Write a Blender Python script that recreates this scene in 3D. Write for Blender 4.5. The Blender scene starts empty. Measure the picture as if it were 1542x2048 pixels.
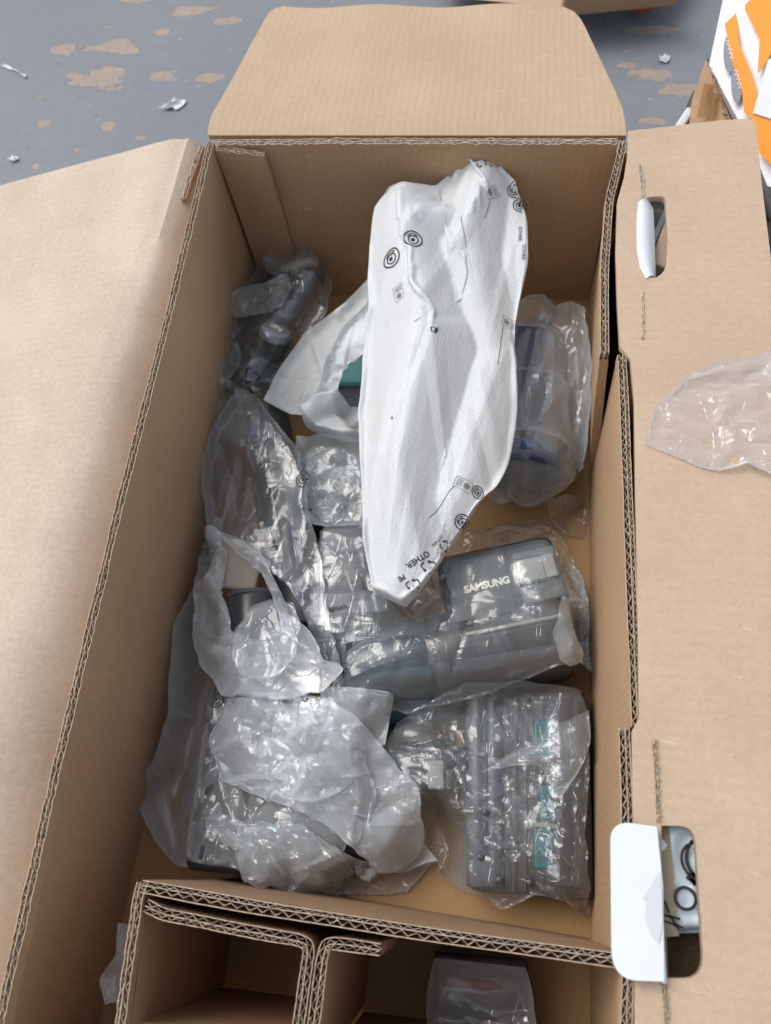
import bpy, bmesh, math, random
import numpy as np
from mathutils import Vector, Matrix, Euler
from mathutils.bvhtree import BVHTree

scene = bpy.context.scene
COL = scene.collection
R = math.radians
rng = np.random.default_rng(7)
random.seed(7)

# ------------------------------------------------------------------ camera
H = 0.2256                                   # rim height of the carton
CAM_E = Euler((0.434575, 0.0904626, 0.1007084), 'XYZ')
CAM_P = Vector((0.292383, -0.651452, 0.785103))
FPX = 1600.0
cd = bpy.data.cameras.new('camera'); cam = bpy.data.objects.new('camera', cd); COL.objects.link(cam)
cam.location = CAM_P; cam.rotation_euler = CAM_E
cd.sensor_fit = 'VERTICAL'; cd.sensor_height = 36.0; cd.lens = 36.0 * FPX / 2048
cd.clip_start = 0.01; cd.clip_end = 100
cd.dof.use_dof = True; cd.dof.focus_distance = 0.66; cd.dof.aperture_fstop = 7.5
scene.camera = cam

# ------------------------------------------------------------------ light
SUN_EL, SUN_AZ = R(56), R(-64)               # light from upper left
w = bpy.data.worlds.new('World'); scene.world = w; w.use_nodes = True
nt = w.node_tree
sky = nt.nodes.new('ShaderNodeTexSky'); sky.sky_type = 'NISHITA'; sky.sun_disc = False
sky.sun_elevation = SUN_EL; sky.sun_rotation = SUN_AZ; sky.air_density = 1.0; sky.dust_density = 3.5; sky.ozone_density = 1.0
bgn = nt.nodes['Background']; bgn.inputs['Strength'].default_value = 0.15
hs = nt.nodes.new('ShaderNodeHueSaturation'); hs.inputs['Saturation'].default_value = .45   # thin overcast: a whiter sky
nt.links.new(sky.outputs[0], hs.inputs['Color']); nt.links.new(hs.outputs[0], bgn.inputs['Color'])
sd = bpy.data.lights.new('sun', 'SUN'); so = bpy.data.objects.new('sun', sd); COL.objects.link(so)
sd.energy = .85; sd.angle = R(36); sd.color = (1.0, 0.97, 0.93)
dvec = Vector((math.sin(SUN_AZ) * math.cos(SUN_EL), math.cos(SUN_AZ) * math.cos(SUN_EL), math.sin(SUN_EL)))
so.rotation_euler = dvec.to_track_quat('Z', 'Y').to_euler(); so.location = (-1, 0.5, 2)
scene.view_settings.view_transform = 'Standard'; scene.view_settings.look = 'None'
scene.view_settings.exposure = 0.5; scene.view_settings.gamma = 1
scene.render.engine = 'CYCLES'
scene.cycles.transparent_max_bounces = 40
scene.cycles.max_bounces = 12; scene.cycles.diffuse_bounces = 5
scene.cycles.caustics_reflective = False; scene.cycles.caustics_refractive = False
scene.cycles.use_denoising = True; scene.cycles.use_adaptive_sampling = True; scene.cycles.adaptive_threshold = .025

# ------------------------------------------------------------------ helpers
CM = CAM_E.to_matrix()
def ray(px, py): return CM @ Vector((px - 771, -(py - 1024), -FPX))
def at(px, py, z):
    d = ray(px, py); return CAM_P + d * ((z - CAM_P.z) / d.z)
def atp(px, py, p0, n):
    d = ray(px, py); return CAM_P + d * ((Vector(p0) - CAM_P).dot(n) / d.dot(n))
def xy(px, py, z): v = at(px, py, z); return (v.x, v.y)

def thing(name, label, cat, loc=(0, 0, 0), group=None):
    o = bpy.data.objects.new(name, None); COL.objects.link(o); o.location = loc
    o.empty_display_size = 0.02
    tag(o, label, cat, group); return o
def tag(o, label, cat, group=None):
    o['label'] = label; o['category'] = cat
    if group: o['group'] = group
    return o
def wloc(o):
    v = Vector((0, 0, 0))
    while o: v = v + o.location; o = o.parent
    return v
def obj(name, me, mat, parent=None, label=None):
    """mesh in world coordinates -> object (local to its parent)"""
    o = bpy.data.objects.new(name, me); COL.objects.link(o)
    if mat is not None:
        me.materials.clear()
        for m in (mat if isinstance(mat, (list, tuple)) else [mat]): me.materials.append(m)
    if parent is not None:
        o.parent = parent
        me.transform(Matrix.Translation(-wloc(parent)))
    if label: o['label'] = label
    return o
def mesh(verts, faces, smooth=False):
    me = bpy.data.meshes.new('mesh'); me.from_pydata([tuple(v) for v in verts], [], faces); me.update()
    if smooth: me.polygons.foreach_set('use_smooth', [True] * len(me.polygons))
    return me
def from_bm(bm, smooth=False):
    me = bpy.data.meshes.new('mesh'); bm.to_mesh(me); bm.free()
    if smooth:
        me.polygons.foreach_set('use_smooth', [True] * len(me.polygons))
        try: me.set_sharp_from_angle(angle=R(38))
        except Exception: pass
    return me
def basis(axis, up=(0, 0, 1)):
    z = Vector(axis).normalized(); u = Vector(up)
    x = u.cross(z)
    if x.length < 1e-4: x = Vector((1, 0, 0)).cross(z)
    x.normalize(); y = z.cross(x)
    return Matrix((x, y, z)).transposed()
def lathe(p0, p1, prof, seg=40, squash=1.0):
    """prof: (t along p0-p1 in metres, radius)"""
    p0, p1 = Vector(p0), Vector(p1); B = basis(p1 - p0)
    V, F = [], []
    for t, r in prof:
        for k in range(seg):
            a = 2 * math.pi * k / seg
            V.append(p0 + B @ Vector((r * math.cos(a), r * math.sin(a) * squash, t)))
    n = len(prof)
    for i in range(n - 1):
        for k in range(seg):
            a, b = i * seg + k, i * seg + (k + 1) % seg
            F.append((a, b, b + seg, a + seg))
    F.append(tuple(range(seg))[::-1]); F.append(tuple((n - 1) * seg + k for k in range(seg)))
    me = mesh(V, F, True)
    try: me.set_sharp_from_angle(angle=R(38))
    except Exception: pass
    return me
def cyl(p0, p1, r, r1=None, bev=0.002, seg=40):
    L = (Vector(p1) - Vector(p0)).length; r1 = r if r1 is None else r1; b = min(bev, L / 3, r / 2)
    return lathe(p0, p1, [(0, r - b), (b * .3, r - b * .3), (b, r), (L - b, r1), (L - b * .3, r1 - b * .3), (L, r1 - b)], seg)
def rbox(c, size, rot=(0, 0, 0), bev=0.003, seg=3, taper=None):
    bm = bmesh.new(); bmesh.ops.create_cube(bm, size=1.0)
    M = Matrix.Translation(c) @ Euler(rot).to_matrix().to_4x4()
    for v in bm.verts:
        s = 1.0
        if taper and v.co.z > 0: s = taper
        v.co = Vector((v.co.x * size[0] * s, v.co.y * size[1] * s, v.co.z * size[2]))
    if bev > 0: bmesh.ops.bevel(bm, geom=bm.edges[:], offset=bev, segments=seg, affect='EDGES', profile=.6)
    bm.transform(M)
    return from_bm(bm, True)
def round_poly(pts, radii, seg=6):
    out = []; n = len(pts)
    for i in range(n):
        p = Vector(pts[i]); a = Vector(pts[i - 1]); b = Vector(pts[(i + 1) % n]); r = radii[i] if isinstance(radii, (list, tuple)) else radii
        if r <= 0: out.append(tuple(p)); continue
        da = (a - p); db = (b - p); ra = min(r, da.length * .48); rb = min(r, db.length * .48)
        s = p + da.normalized() * ra; e = p + db.normalized() * rb
        for k in range(seg + 1):
            t = k / seg; q = s * (1 - t) ** 2 + p * 2 * t * (1 - t) + e * t * t; out.append(tuple(q))
    return out
def plate(outlines, thick, M, bev=0.0):
    """flat sheet with holes from 2-D outlines, filled by a 2-D curve; M places it; sheet spans z in [-thick,0]"""
    cu = bpy.data.curves.new('c', 'CURVE'); cu.dimensions = '2D'; cu.fill_mode = 'BOTH'
    cu.extrude = thick / 2; cu.bevel_depth = bev; cu.bevel_resolution = 1
    for pts in outlines:
        s = cu.splines.new('POLY'); s.points.add(len(pts) - 1)
        for q, p in zip(s.points, pts): q.co = (p[0], p[1], 0, 1)
        s.use_cyclic_u = True
    o = bpy.data.objects.new('c', cu); me = bpy.data.meshes.new_from_object(o)
    bpy.data.objects.remove(o); bpy.data.curves.remove(cu)
    me.transform(M @ Matrix.Translation((0, 0, -thick / 2 - bev)))
    return me
def text_mesh(s, size, M, extrude=0.0002, offset=0.0, align='CENTER'):
    cu = bpy.data.curves.new('t', 'FONT'); cu.body = s; cu.size = size; cu.extrude = extrude; cu.offset = offset
    cu.align_x = align; cu.align_y = 'CENTER'; cu.resolution_u = 3
    o = bpy.data.objects.new('t', cu); me = bpy.data.meshes.new_from_object(o)
    bpy.data.objects.remove(o); bpy.data.curves.remove(cu)
    me.transform(M); return me
def frame(origin, xdir, up=(0, 0, 1)):
    x = Vector(xdir).normalized(); z = Vector(up); z = (z - x * z.dot(x)).normalized(); y = z.cross(x)
    M = Matrix((x, y, z)).transposed().to_4x4(); M.translation = Vector(origin); return M

# ------------------------------------------------------------------ materials
class NT:
    def __init__(s, name):
        s.m = bpy.data.materials.new(name); s.m.use_nodes = True; s.t = s.m.node_tree; s.t.nodes.clear()
        s.out = s.n('ShaderNodeOutputMaterial')
    def n(s, typ, **kw):
        nd = s.t.nodes.new(typ)
        for k, v in kw.items(): setattr(nd, k, v)
        return nd
    def l(s, a, b): s.t.links.new(a, b)
    def val(s, node, name, v):
        if isinstance(v, bpy.types.NodeSocket): s.l(v, node.inputs[name])
        else: node.inputs[name].default_value = v
    def coord(s, scale=(1, 1, 1), rot=(0, 0, 0)):
        g = s.n('ShaderNodeNewGeometry'); mp = s.n('ShaderNodeMapping'); s.l(g.outputs['Position'], mp.inputs['Vector'])
        mp.inputs['Scale'].default_value = scale; mp.inputs['Rotation'].default_value = rot; return mp.outputs[0]
    def noise(s, vec, scale, detail=4, rough=.55, dist=0):
        x = s.n('ShaderNodeTexNoise'); s.l(vec, x.inputs['Vector']); x.inputs['Scale'].default_value = scale
        x.inputs['Detail'].default_value = detail; x.inputs['Roughness'].default_value = rough; x.inputs['Distortion'].default_value = dist
        return x.outputs['Fac']
    def ramp(s, f, stops):
        x = s.n('ShaderNodeValToRGB'); s.l(f, x.inputs['Fac']); e = x.color_ramp.elements
        while len(e) < len(stops): e.new(0.5)
        for k, (p, c) in enumerate(stops): e[k].position = p; e[k].color = (*c, 1) if len(c) == 3 else c
        return x.outputs['Color']
    def mixc(s, f, a, b, mode='MIX'):
        x = s.n('ShaderNodeMix'); x.data_type = 'RGBA'; x.blend_type = mode
        for sock, v in ((x.inputs[0], f), (x.inputs[6], a), (x.inputs[7], b)):
            if isinstance(v, bpy.types.NodeSocket): s.l(v, sock)
            elif isinstance(v, (int, float)): sock.default_value = v
            else: sock.default_value = (*v, 1)
        return x.outputs[2]
    def math(s, op, a, b=0.0, c=0.0):
        x = s.n('ShaderNodeMath'); x.operation = op
        for i, v in enumerate((a, b, c)):
            if isinstance(v, bpy.types.NodeSocket): s.l(v, x.inputs[i])
            else: x.inputs[i].default_value = v
        return x.outputs[0]
    def bump(s, h, strength, dist, normal=None):
        x = s.n('ShaderNodeBump'); x.inputs['Strength'].default_value = strength; x.inputs['Distance'].default_value = dist
        s.l(h, x.inputs['Height'])
        if normal is not None: s.l(normal, x.inputs['Normal'])
        return x.outputs[0]
    def pbr(s, col, rough=.5, normal=None, metal=0.0, spec=.5):
        b = s.n('ShaderNodeBsdfPrincipled')
        s.val(b, 'Base Color', col if isinstance(col, bpy.types.NodeSocket) else (*col, 1)); s.val(b, 'Roughness', rough)
        b.inputs['Metallic'].default_value = metal; b.inputs['Specular IOR Level'].default_value = spec
        if normal is not None: s.l(normal, b.inputs['Normal'])
        return b
    def done(s, shader): s.l(shader, s.out.inputs['Surface']); return s.m

def kraft(name, col=(.46, .325, .215), axis='x', ribs=.25, var=.12, rough=.72):
    t = NT(name); v = t.coord()
    # paper mottling, long fibres, faint washboard from the flutes
    n1 = t.noise(v, 9, 5); n2 = t.noise(v, 260, 3); fib = t.noise(t.coord(scale=(900, 900, 120)), 1, 2)
    sp = t.noise(v, 700, 1)
    c0 = tuple(x * (1 - var) for x in col); c1 = tuple(min(1, x * (1 + var)) for x in col)
    c = t.ramp(n1, [(.3, c0), (.7, c1)])
    c = t.mixc(.35, c, t.ramp(n2, [(.35, c0), (.65, c1)]))
    c = t.mixc(t.math('MULTIPLY', t.math('GREATER_THAN', sp, .735), .35), c, (.12, .07, .04))
    # scuffs and scratches
    sc = t.noise(t.coord(scale=(30, 140, 60), rot=(0, 0, .4)), 1, 6, .7)
    smear = t.noise(t.coord(scale=(6, 2.5, 4), rot=(0, 0, .2)), 1, 4, .6)
    c = t.mixc(t.math('MULTIPLY', smear, .14), c, tuple(x * .72 for x in col))
    c = t.mixc(t.math('MULTIPLY', t.math('GREATER_THAN', sc, .66), .30), c, (.62, .52, .42))
    g = t.n('ShaderNodeNewGeometry'); sx = t.n('ShaderNodeSeparateXYZ'); t.l(g.outputs['Position'], sx.inputs[0])
    u = sx.outputs[{'x': 0, 'y': 1, 'z': 2}[axis]]
    wob = t.math('MULTIPLY', t.noise(v, 14, 2), .006)
    wave = t.math('SINE', t.math('MULTIPLY', t.math('ADD', u, wob), 2 * math.pi / .0078))
    rib = t.math('POWER', t.math('ABSOLUTE', t.math('SINE', t.math('MULTIPLY', t.math('ADD', u, wob), math.pi / .0078))), .6)
    c = t.mixc(t.math('MULTIPLY', t.math('SUBTRACT', 1.0, rib), ribs * .55), c, tuple(x * .6 for x in col))  # flute shadow lines painted into the kraft colour
    nrm = t.bump(rib, ribs, .0006); nrm = t.bump(fib, .12, .0004, nrm); nrm = t.bump(n1, .5, .004, nrm)
    return t.done(t.pbr(c, rough, nrm, spec=.3).outputs[0])
def paper_edge(name, col):
    t = NT(name); v = t.coord(); n = t.noise(v, 500, 3); n2 = t.noise(v, 40, 3)
    c = t.ramp(n, [(.3, tuple(x * .7 for x in col)), (.7, tuple(x * 1.15 for x in col))])
    c = t.mixc(t.math('MULTIPLY', n2, .4), c, tuple(x * .7 for x in col))
    return t.done(t.pbr(c, .85, t.bump(n, .4, .0006), spec=.2).outputs[0])
def plastic(name, col, rough=.38, metal=0.0, spec=.5, grain=.15):
    t = NT(name); v = t.coord(); n = t.noise(v, 1800, 2); n2 = t.noise(v, 30, 4); d = t.noise(v, 420, 5, .7)
    c = t.mixc(t.math('MULTIPLY', n2, .35), col, tuple(min(1, x * 1.35 + .01) for x in col))
    c = t.mixc(t.math('MULTIPLY', t.math('GREATER_THAN', d, .68), .35), c, (.35, .33, .3))
    r = t.math('ADD', rough - .08, t.math('MULTIPLY', n2, .2))
    return t.done(t.pbr(c, r, t.bump(n, grain, .0003), metal, spec).outputs[0])
def film(name, milk=.18, tint=(.96, .97, .98), rough=.10, crink=.5, scale=1.0, spec=1.0, dcol=(.87, .96, 1.0)):
    """thin polythene: see-through, a little milky, hard creases that glint"""
    t = NT(name); v = t.coord()
    # sharp crease network: ridged low-detail noise gives smooth panels between hard straight folds
    def ridge(sc, rot, k, det=0, dist=.0):
        n = t.noise(t.coord(scale=sc, rot=rot), k, det, .5, dist)
        return t.math('ABSOLUTE', t.math('SUBTRACT', n, .5))
    r1 = ridge((1, .22, 1), (0, 0, .5), 34 * scale, 1, .3); r2 = ridge((.25, 1, 1), (0, 0, -.45), 48 * scale, 0, .4)
    def facet(k, sc, rot):
        """each cell of crumpled film is its own little tilted plane"""
        c_ = t.coord(scale=sc, rot=rot); w_ = t.n('ShaderNodeVectorMath', operation='ADD'); t.l(c_, w_.inputs[0])
        nz = t.n('ShaderNodeTexNoise'); t.l(c_, nz.inputs['Vector']); nz.inputs['Scale'].default_value = 30; nz.inputs['Detail'].default_value = 1
        ns = t.n('ShaderNodeVectorMath', operation='SCALE'); t.l(nz.outputs['Color'], ns.inputs[0]); ns.inputs['Scale'].default_value = .012; t.l(ns.outputs[0], w_.inputs[1])
        vo = t.n('ShaderNodeTexVoronoi'); t.l(w_.outputs[0], vo.inputs['Vector']); vo.inputs['Scale'].default_value = k
        df_ = t.n('ShaderNodeVectorMath', operation='SUBTRACT'); t.l(w_.outputs[0], df_.inputs[0]); t.l(vo.outputs['Position'], df_.inputs[1])
        cs = t.n('ShaderNodeVectorMath', operation='SUBTRACT'); t.l(vo.outputs['Color'], cs.inputs[0]); cs.inputs[1].default_value = (.5, .5, .5)
        dp = t.n('ShaderNodeVectorMath', operation='DOT_PRODUCT'); t.l(df_.outputs[0], dp.inputs[0]); t.l(cs.outputs[0], dp.inputs[1]); return dp.outputs['Value']
    f1 = facet(44 * scale, (1, .45, 1), (0, 0, .6)); f2 = facet(105 * scale, (.6, 1, 1), (0, 0, -.3))
    area = t.ramp(t.noise(v, 15, 2), [(.50, (0,) * 3), (.60, (1,) * 3)])   # crumpled here, smooth there
    # fine creases that catch the light as thin lines
    def thin(sc, rot, k, w_):
        n = t.noise(t.coord(scale=sc, rot=rot), k, 2, .5, 1.1)
        return t.math('MAXIMUM', t.math('SUBTRACT', 1.0, t.math('DIVIDE', t.math('ABSOLUTE', t.math('SUBTRACT', n, .5)), w_)), 0.0)
    l1 = thin((1, .3, 1), (0, 0, .35), 34 * scale, .018); l2 = thin((.4, 1, 1), (0, 0, -.9), 30 * scale, .016)
    nrm = t.bump(r1, .22 * crink, .008); nrm = t.bump(r2, .2 * crink, .006, nrm); nrm = t.bump(f1, min(1.0, .5 * crink), .45, nrm)
    nrm = t.bump(t.math('ADD', l1, l2), min(1.0, .8 * crink), .0007, nrm)
    b3 = t.n('ShaderNodeBump'); t.l(t.math('MULTIPLY', f2, area), b3.inputs['Height'])
    b3.inputs['Strength'].default_value = min(1.0, 1.1 * crink); b3.inputs['Distance'].default_value = .8; t.l(nrm, b3.inputs['Normal']); nrm = b3.outputs[0]
    lw = t.n('ShaderNodeLayerWeight'); lw.inputs['Blend'].default_value = .5; t.l(nrm, lw.inputs['Normal'])
    face = lw.outputs['Facing']
    fr = t.math('ADD', .047 * spec, t.math('MULTIPLY', t.math('POWER', face, 4.0), .75 * spec))
    lw2 = t.n('ShaderNodeLayerWeight'); lw2.inputs['Blend'].default_value = .5
    mk = t.math('MINIMUM', t.math('MULTIPLY', milk, t.math('ADD', .75, t.math('MULTIPLY', t.math('POWER', lw2.outputs['Facing'], 2.0), 2.6))), .92)
    mk = t.math('MULTIPLY', mk, t.math('ADD', .72, t.math('MULTIPLY', t.noise(v, 28, 4), .55)))
    df = t.n('ShaderNodeBsdfDiffuse'); df.inputs['Color'].default_value = (*dcol, 1)
    tl = t.n('ShaderNodeBsdfTranslucent'); tl.inputs['Color'].default_value = (*dcol, 1)
    dt = t.n('ShaderNodeMixShader'); dt.inputs[0].default_value = .4; t.l(df.outputs[0], dt.inputs[1]); t.l(tl.outputs[0], dt.inputs[2])
    tr = t.n('ShaderNodeBsdfTransparent'); tr.inputs['Color'].default_value = (*tint, 1)
    m1 = t.n('ShaderNodeMixShader'); t.l(mk, m1.inputs[0]); t.l(tr.outputs[0], m1.inputs[1]); t.l(dt.outputs[0], m1.inputs[2])
    gl = t.n('ShaderNodeBsdfGlossy'); gl.inputs['Roughness'].default_value = rough * .65; t.l(nrm, gl.inputs['Normal']); gl.inputs['Color'].default_value = (1, 1, 1, 1)
    m2 = t.n('ShaderNodeMixShader'); t.l(fr, m2.inputs[0]); t.l(m1.outputs[0], m2.inputs[1]); t.l(gl.outputs[0], m2.inputs[2])
    return t.done(m2.outputs[0])
def foam(name, col=(.74, .77, .79), alpha=1.0, trans=.25):
    t = NT(name); v = t.coord()
    n = t.noise(v, 1000, 3, .6); n2 = t.noise(v, 330, 4, .65); vo = t.n('ShaderNodeTexVoronoi'); t.l(v, vo.inputs['Vector']); vo.inputs['Scale'].default_value = 700
    h = t.math('ADD', t.math('MULTIPLY', n, .6), t.math('MULTIPLY', vo.outputs['Distance'], .5))
    cr = t.math('ABSOLUTE', t.math('SUBTRACT', t.noise(t.coord(scale=(1, .3, 1), rot=(0, 0, .3)), 38, 3), .5))
    nrm = t.bump(cr, .35, .006); nrm = t.bump(n2, .35, .0011, nrm); nrm = t.bump(h, .8, .0009, nrm)
    c = t.mixc(t.math('MULTIPLY', n2, .25), col, tuple(x * .86 for x in col))
    b = t.pbr(c, .34, nrm, spec=.7)
    tl = t.n('ShaderNodeBsdfTranslucent'); tl.inputs['Color'].default_value = (*col, 1)
    m = t.n('ShaderNodeMixShader'); m.inputs[0].default_value = trans; t.l(b.outputs[0], m.inputs[1]); t.l(tl.outputs[0], m.inputs[2])
    if alpha >= 1: return t.done(m.outputs[0])
    tr = t.n('ShaderNodeBsdfTransparent'); tr.inputs['Color'].default_value = (.9, .95, .95, 1)
    m2 = t.n('ShaderNodeMixShader'); m2.inputs[0].default_value = alpha; t.l(tr.outputs[0], m2.inputs[1]); t.l(m.outputs[0], m2.inputs[2])
    return t.done(m2.outputs[0])
def ink(name, col=(.008, .008, .010)):
    t = NT(name); n = t.noise(t.coord(), 900, 2)
    return t.done(t.pbr(t.mixc(t.math('MULTIPLY', n, .5), col, tuple(x + .03 for x in col)), .6).outputs[0])

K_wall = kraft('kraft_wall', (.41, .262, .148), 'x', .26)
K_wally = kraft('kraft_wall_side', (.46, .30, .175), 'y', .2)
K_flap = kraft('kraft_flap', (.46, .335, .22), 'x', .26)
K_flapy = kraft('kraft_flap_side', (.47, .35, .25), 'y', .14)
K_lit = kraft('kraft_lit_flap', (.49, .40, .315), 'y', .12, .18)  # same kraft as the other flaps, with bright light put into its colour
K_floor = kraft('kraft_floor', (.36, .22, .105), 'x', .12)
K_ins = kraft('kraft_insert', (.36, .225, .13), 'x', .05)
K_edge = paper_edge('board_edge_paper', (.48, .38, .28))
K_torn = paper_edge('torn_board_paper', (.62, .53, .43))
K_shade_fibre = paper_edge('flute_shade_fibre', (.14, .09, .06))  # flute shade put into the colour; also serves dark torn fibres
M_dark = plastic('dark_grey_plastic', (.026, .025, .028), .36)
M_dark2 = plastic('charcoal_plastic', (.03, .03, .034), .3)
M_brown = plastic('brown_grey_plastic', (.034, .030, .031), .34, .1)
M_grey = plastic('mid_grey_plastic', (.075, .077, .088), .38)
M_btn = plastic('button_grey_plastic', (.17, .17, .20), .4)
M_slate = plastic('slate_panel_plastic', (.085, .095, .095), .42)
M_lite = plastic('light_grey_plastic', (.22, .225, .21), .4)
M_teal = plastic('teal_plastic', (.006, .09, .095), .35)
M_tealc = plastic('pale_teal_plastic', (.16, .42, .42), .3)
M_navy = plastic('navy_blue_plastic', (.012, .03, .10), .38)
M_steel = plastic('blue_grey_plastic', (.042, .05, .07), .36)
M_bin = plastic('smoked_bin_plastic', (.022, .038, .046), .22)
M_silver = plastic('silver_letter_paint', (.62, .60, .50), .35)
M_bristle = plastic('brush_bristle', (.03, .03, .035), .8)
M_red = plastic('red_plastic', (.13, .02, .018), .4)
M_tan = plastic('tan_card', (.30, .26, .21), .6)
M_ink = ink('black_ink')
M_inkg = ink('grey_ink', (.12, .12, .13))
M_white = plastic('white_printed_board', (.60, .63, .66), .4, grain=.05)
M_peel = plastic('peeled_white_paper', (.50, .52, .54), .6)
F_clear = film('clear_film', .075, rough=.12, crink=.42)
F_haze = film('hazy_film', .21, rough=.15, crink=.42)
F_pleat = film('pleated_film', .19, rough=.12, crink=.35)
F_pipe = film('pipe_bag_film', .085, rough=.13, crink=.3)
F_tuft = film('tuft_film', .09, rough=.09, crink=1.0, scale=1.6)
F_milk = film('milky_film', .36, rough=.14, crink=.8, dcol=(.92, .97, 1.0))
F_skirt = film('skirt_film', .24, rough=.15, crink=.4, dcol=(.92, .97, 1.0))
F_joint = film('joint_film', .03, rough=.10, crink=.5)
M_joint = plastic('joint_slate_plastic', (.030, .031, .042), .32)
F_crisp = film('crackled_clear_film', .055, rough=.10, crink=.6, scale=1.1)
F_dim = film('grey_pouch_film', .30, rough=.12, crink=.35, dcol=(.6, .6, .64))
FOAM = foam('white_foam_sheet', (.76, .79, .80))
FOAM2 = foam('thin_foam_sheet', (.82, .86, .865), .95, .42)

# ------------------------------------------------------------------ corrugated board
def resample(path, step):
    P = [np.array(p, float) for p in path]; out = []
    for a, b in zip(P[:-1], P[1:]):
        n = max(1, int(round(np.linalg.norm(b - a) / step)))
        out += [a + (b - a) * k / n for k in range(n)]
    out.append(P[-1]); return np.array(out)
def smooth_path(P, it=2):
    P = P.copy()
    for _ in range(it): P[1:-1] = (P[:-2] + 2 * P[1:-1] + P[2:]) / 4
    return P
def normals2(P):
    d = np.gradient(P[:, :2], axis=0); d /= np.linalg.norm(d, axis=1)[:, None] + 1e-9
    return np.stack([-d[:, 1], d[:, 0]], 1)
def board(parent, name, top, bot, thick, side=1, mat=None, step=.004, flute=.0078, rough_edge=.0009, depth=.009, sm=1, edge_mat=None, big_first=True, torn=0.0, label=None):
    """double-wall board standing up: solid body, and along its top edge three paper liners with two wavy
    flute papers between them. top/bot: paths of (x,y,z) along the face; thickness grows to `side` of it"""
    T = smooth_path(resample(top, step), sm); n = len(T)
    Bp = np.array(bot, float); sB = np.concatenate([[0], np.cumsum(np.linalg.norm(np.diff(Bp, axis=0), axis=1))]); sB /= sB[-1]
    sT = np.concatenate([[0], np.cumsum(np.linalg.norm(np.diff(T, axis=0), axis=1))]); L = sT[-1]; sT = sT / L
    B = np.stack([np.interp(sT, sB, Bp[:, k]) for k in range(3)], 1)
    N = normals2(T) * side
    def off(P, d): Q = P.copy(); Q[:, :2] += N * d; return Q
    t = .0006
    # body
    dn = (B - T); dn /= np.linalg.norm(dn, axis=1)[:, None]
    top0 = T + dn * depth
    V, F = [], []
    rows = 6
    def strip(lo_hi_rows, wrap_ends=True):
        pass
    for k in range(rows + 1):
        f = k / rows; P = top0 * (1 - f) + B * f
        wob = .0012 * np.sin(sT * L * 17 + 2 * f) * math.sin(math.pi * f)
        V += list(off(P, 0) + np.concatenate([N * wob[:, None], np.zeros((n, 1))], 1))
    for k in range(rows + 1):
        f = k / rows; P = top0 * (1 - f) + B * f; V += list(off(P, thick))
    o2 = (rows + 1) * n
    for k in range(rows):
        for i in range(n - 1):
            a = k * n + i; F.append((a, a + 1, a + n + 1, a + n)); b = o2 + a; F.append((b, b + n, b + n + 1, b + 1))
    for i in range(n - 1): F.append((i, o2 + i, o2 + i + 1, i + 1)); a = rows * n + i; F.append((a, a + 1, o2 + a + 1, o2 + a))
    for k in range(rows):
        a = k * n; F.append((a, a + n, o2 + a + n, o2 + a)); a = k * n + n - 1; F.append((a, o2 + a, o2 + a + n, a + n))
    me = mesh(V, F); bm = bmesh.new(); bm.from_mesh(me); bmesh.ops.recalc_face_normals(bm, faces=bm.faces[:]); bm.to_mesh(me); bm.free()
    body = obj(name, me, [mat, K_shade_fibre], parent, label)
    for p in me.polygons:
        p.use_smooth = True
    try: me.set_sharp_from_angle(angle=R(30))
    except Exception: pass
    # the body's own top is coloured dark for the shade down the flutes
    cz = np.array([v.co.z for v in me.vertices])
    nf0 = rows * (n - 1) * 2
    for i, p in enumerate(me.polygons):
        if nf0 <= i < nf0 + 2 * (n - 1) and (i - nf0) % 2 == 0: p.material_index = 1
    # edge papers
    V, F, MI = [], [], []
    jag = lambda a: (rng.random(n) - .5) * 2 * a
    def ribbon(P, d, th, zt, wallish=False):
        """vertical paper strip following the path at offset d (array ok), thickness th"""
        base = len(V); m = len(P); f0 = len(F)
        Np = normals2(P) * side
        for dd in (d - th / 2, d + th / 2):
            for top_ in (True, False):
                Q = P.copy(); Q[:, :2] += Np * np.reshape(dd, (-1, 1)); 
                Q[:, 2] += (zt if top_ else -depth - .002)
                V.extend(Q)
        for i in range(m - 1):
            a, b, c, e = base + i, base + m + i, base + 2 * m + i, base + 3 * m + i
            F.append((a, a + 1, b + 1, b)); F.append((c, e, e + 1, c + 1)); F.append((a, c, c + 1, a + 1))
        for i in (0, m - 1):
            a, b, c, e = base + i, base + m + i, base + 2 * m + i, base + 3 * m + i; F.append((a, b, e, c))
        if wallish: MI.extend(k for k in range(f0, len(F)) if (k - f0) % 3 != 2)
    P1 = smooth_path(resample(top, step), sm)
    f1 = .56 if big_first else .40
    for d in (t / 2, thick * f1, thick - t / 2):
        dd = d + np.interp(np.arange(n), np.arange(0, n + 8, 8), rng.normal(0, .00018, len(np.arange(0, n + 8, 8))))
        ribbon(P1, dd, t, jag(rough_edge) + (jag(torn) if torn else 0), d != thick * f1)
    def fluted(d0, d1, period):
        Pf = []; m = max(8, int(L / period * 12)); s = np.linspace(0, 1, m)
        Q = np.stack([np.interp(s, sT, P1[:, k]) for k in range(3)], 1)
        ph = rng.random() * 6
        drift = np.interp(s, np.linspace(0, 1, 40), np.cumsum(rng.normal(0, .55, 40)))
        amp = (d1 - d0) / 2 * .93; mid = (d0 + d1) / 2
        wv = np.sin(s * L / period * 2 * math.pi + ph + drift)
        wv = np.sign(wv) * np.abs(wv) ** .6 * (1 - .35 * np.interp(s, np.linspace(0, 1, 40), np.clip(rng.normal(.2, .8, 40), 0, 1)))
        lag = .16 * period * np.sin(2 * (s * L / period * 2 * math.pi + ph + drift))
        Nq = normals2(Q) * side
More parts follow.
